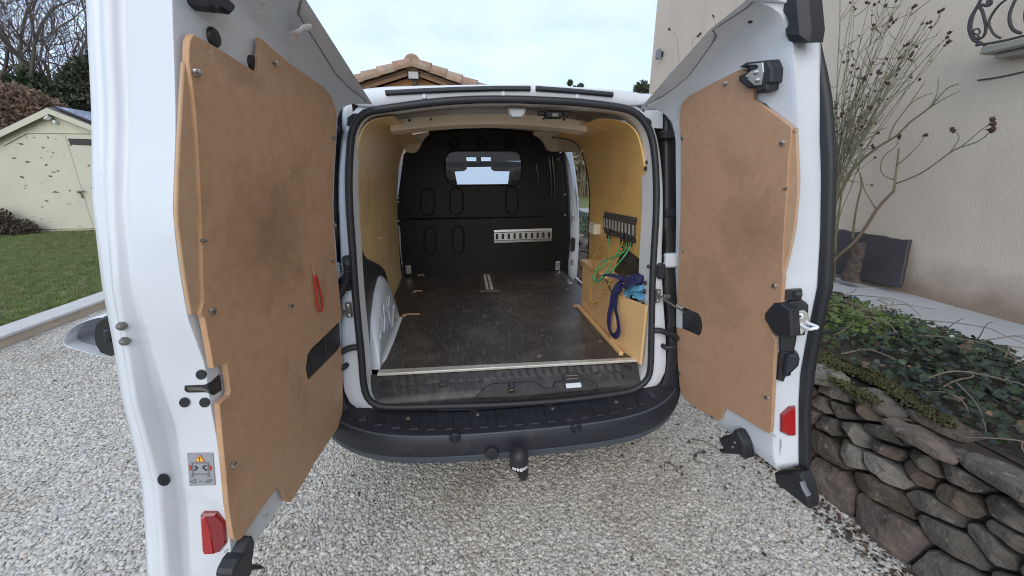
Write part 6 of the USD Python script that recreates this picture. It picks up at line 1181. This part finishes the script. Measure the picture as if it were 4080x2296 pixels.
cord('bungee_cord', 'green bungee cord crossing from middle hooks to the loops', [(620,590),(600,680),(540,740),(450,775),(360,805),(290,860),(245,930),(225,1000),(220,1060),(250,1082),(310,1050),(370,990),(430,950),(500,870),(590,760),(650,660),(675,590)], [.598,.56,.52,.49,.485,.49,.53,.598], .0036, M['greencord'], 'bungee cord')
def strap(name, label, pts, xs_, w, h, mt, up, cat='strap'):
    x = np.interp(np.linspace(0, 1, len(pts)), np.linspace(0, 1, len(xs_)), xs_); q = smoothpath([atX(u, v, a) for (u, v), a in zip(zb8(pts), x)], 70); t = thing(name, label, cat, tuple(q[0])); part(t, 'webbing', tube(q, 1.0, 4, flat=(w, h), up=up), mt, smooth=30); return t
t = strap('lashing_strap', 'navy webbing strap hanging in a loop down the board box', [(560,1090),(505,1140),(465,1200),(440,1290),(425,1400),(405,1480),(398,1560),(400,1640),(425,1725),(465,1765),(500,1745),(520,1680),(515,1600),(500,1510),(480,1420),(480,1330),(500,1230),(545,1150)], [.525,.50,.495,.49,.49,.485,.49,.495,.50,.525], .020, .0018, M['bluestrap'], (.85, .25, .2))
hump = []
for k, (pts, xs_, wd_) in enumerate([([(500,1130),(560,1080),(640,1040),(720,1020),(800,1050),(800,1110)], [.50,.53,.56,.58], .026), ([(520,1180),(600,1130),(690,1100),(760,1080),(810,1110)], [.50,.52,.55,.58], .026), ([(700,1120),(690,1060),(710,1010),(760,1000),(800,1030),(790,1100)], [.53,.55,.58,.58], .022)]):
    x = np.interp(np.linspace(0, 1, len(pts)), np.linspace(0, 1, len(xs_)), xs_); q = smoothpath([atX(u, v, a) for (u, v), a in zip(zb8(pts), x)], 40); part(t, 'folded_webbing', tube(q, 1.0, 4, flat=(wd_, .004), up=(-.55, .2, .8)), M['bluestrap'], smooth=30)
part(t, 'strap_end', tube(smoothpath([atX(u, v, a) for (u, v), a in zip(zb8([(335,990),(420,1000),(500,1015),(560,1045),(590,1080)]), (.485,.49,.50,.51,.52))], 24), 1.0, 4, flat=(.020, .002), up=(-.3, .2, .9)), M['bluestrap'], smooth=30)
t = strap('light_blue_strap', 'light blue webbing strap bundled over the end board', [(600,1250),(625,1205),(680,1170),(740,1165),(800,1165),(812,1200)], [.53,.54,.56,.58], .020, .003, M['cyanstrap'], (-.75, -.25, .55))
for pts, xs_ in (([(620,1270),(660,1220),(720,1205),(770,1240),(790,1300)], [.54,.55,.57,.57]), ([(720,1290),(740,1240),(780,1215),(812,1250),(808,1310)], [.56,.57,.58,.57]), ([(690,1225),(740,1200),(800,1205)], [.55,.57,.585])):
    x = np.interp(np.linspace(0, 1, len(pts)), np.linspace(0, 1, len(xs_)), xs_); part(t, 'folded_webbing', tube(smoothpath([atX(u, v, a) for (u, v), a in zip(zb8(pts), x)], 30), 1.0, 4, flat=(.018, .003), up=(-.7, -.4, .5)), M['cyanstrap'], smooth=30)
# red cord loop hanging on the left door lining
q = smoothpath([DL.w((*DL.px(u, v, .014), .016)) for u, v in [(1254,1096),(1262,1120),(1272,1160),(1281,1205),(1281,1230),(1272,1238),(1264,1226),(1258,1180),(1252,1130),(1252,1098)]], 60)
t = thing('cord_loop', 'red cord loop hanging on the left door lining', 'cord', tuple(q[0])); part(t, 'loop', tube(q, .0035, 7), M['redcord'], smooth=True); part(t, 'hanging_knot', tube(smoothpath([DL.w((*DL.px(u, v, .014), .014)) for u, v in [(1243,1056),(1247,1075),(1253,1098)]], 10), .0022, 6), M['mdf_edge'], smooth=True)
print('parts', sum(1 for _ in stage.Traverse()), 'pebbles', NPEB)
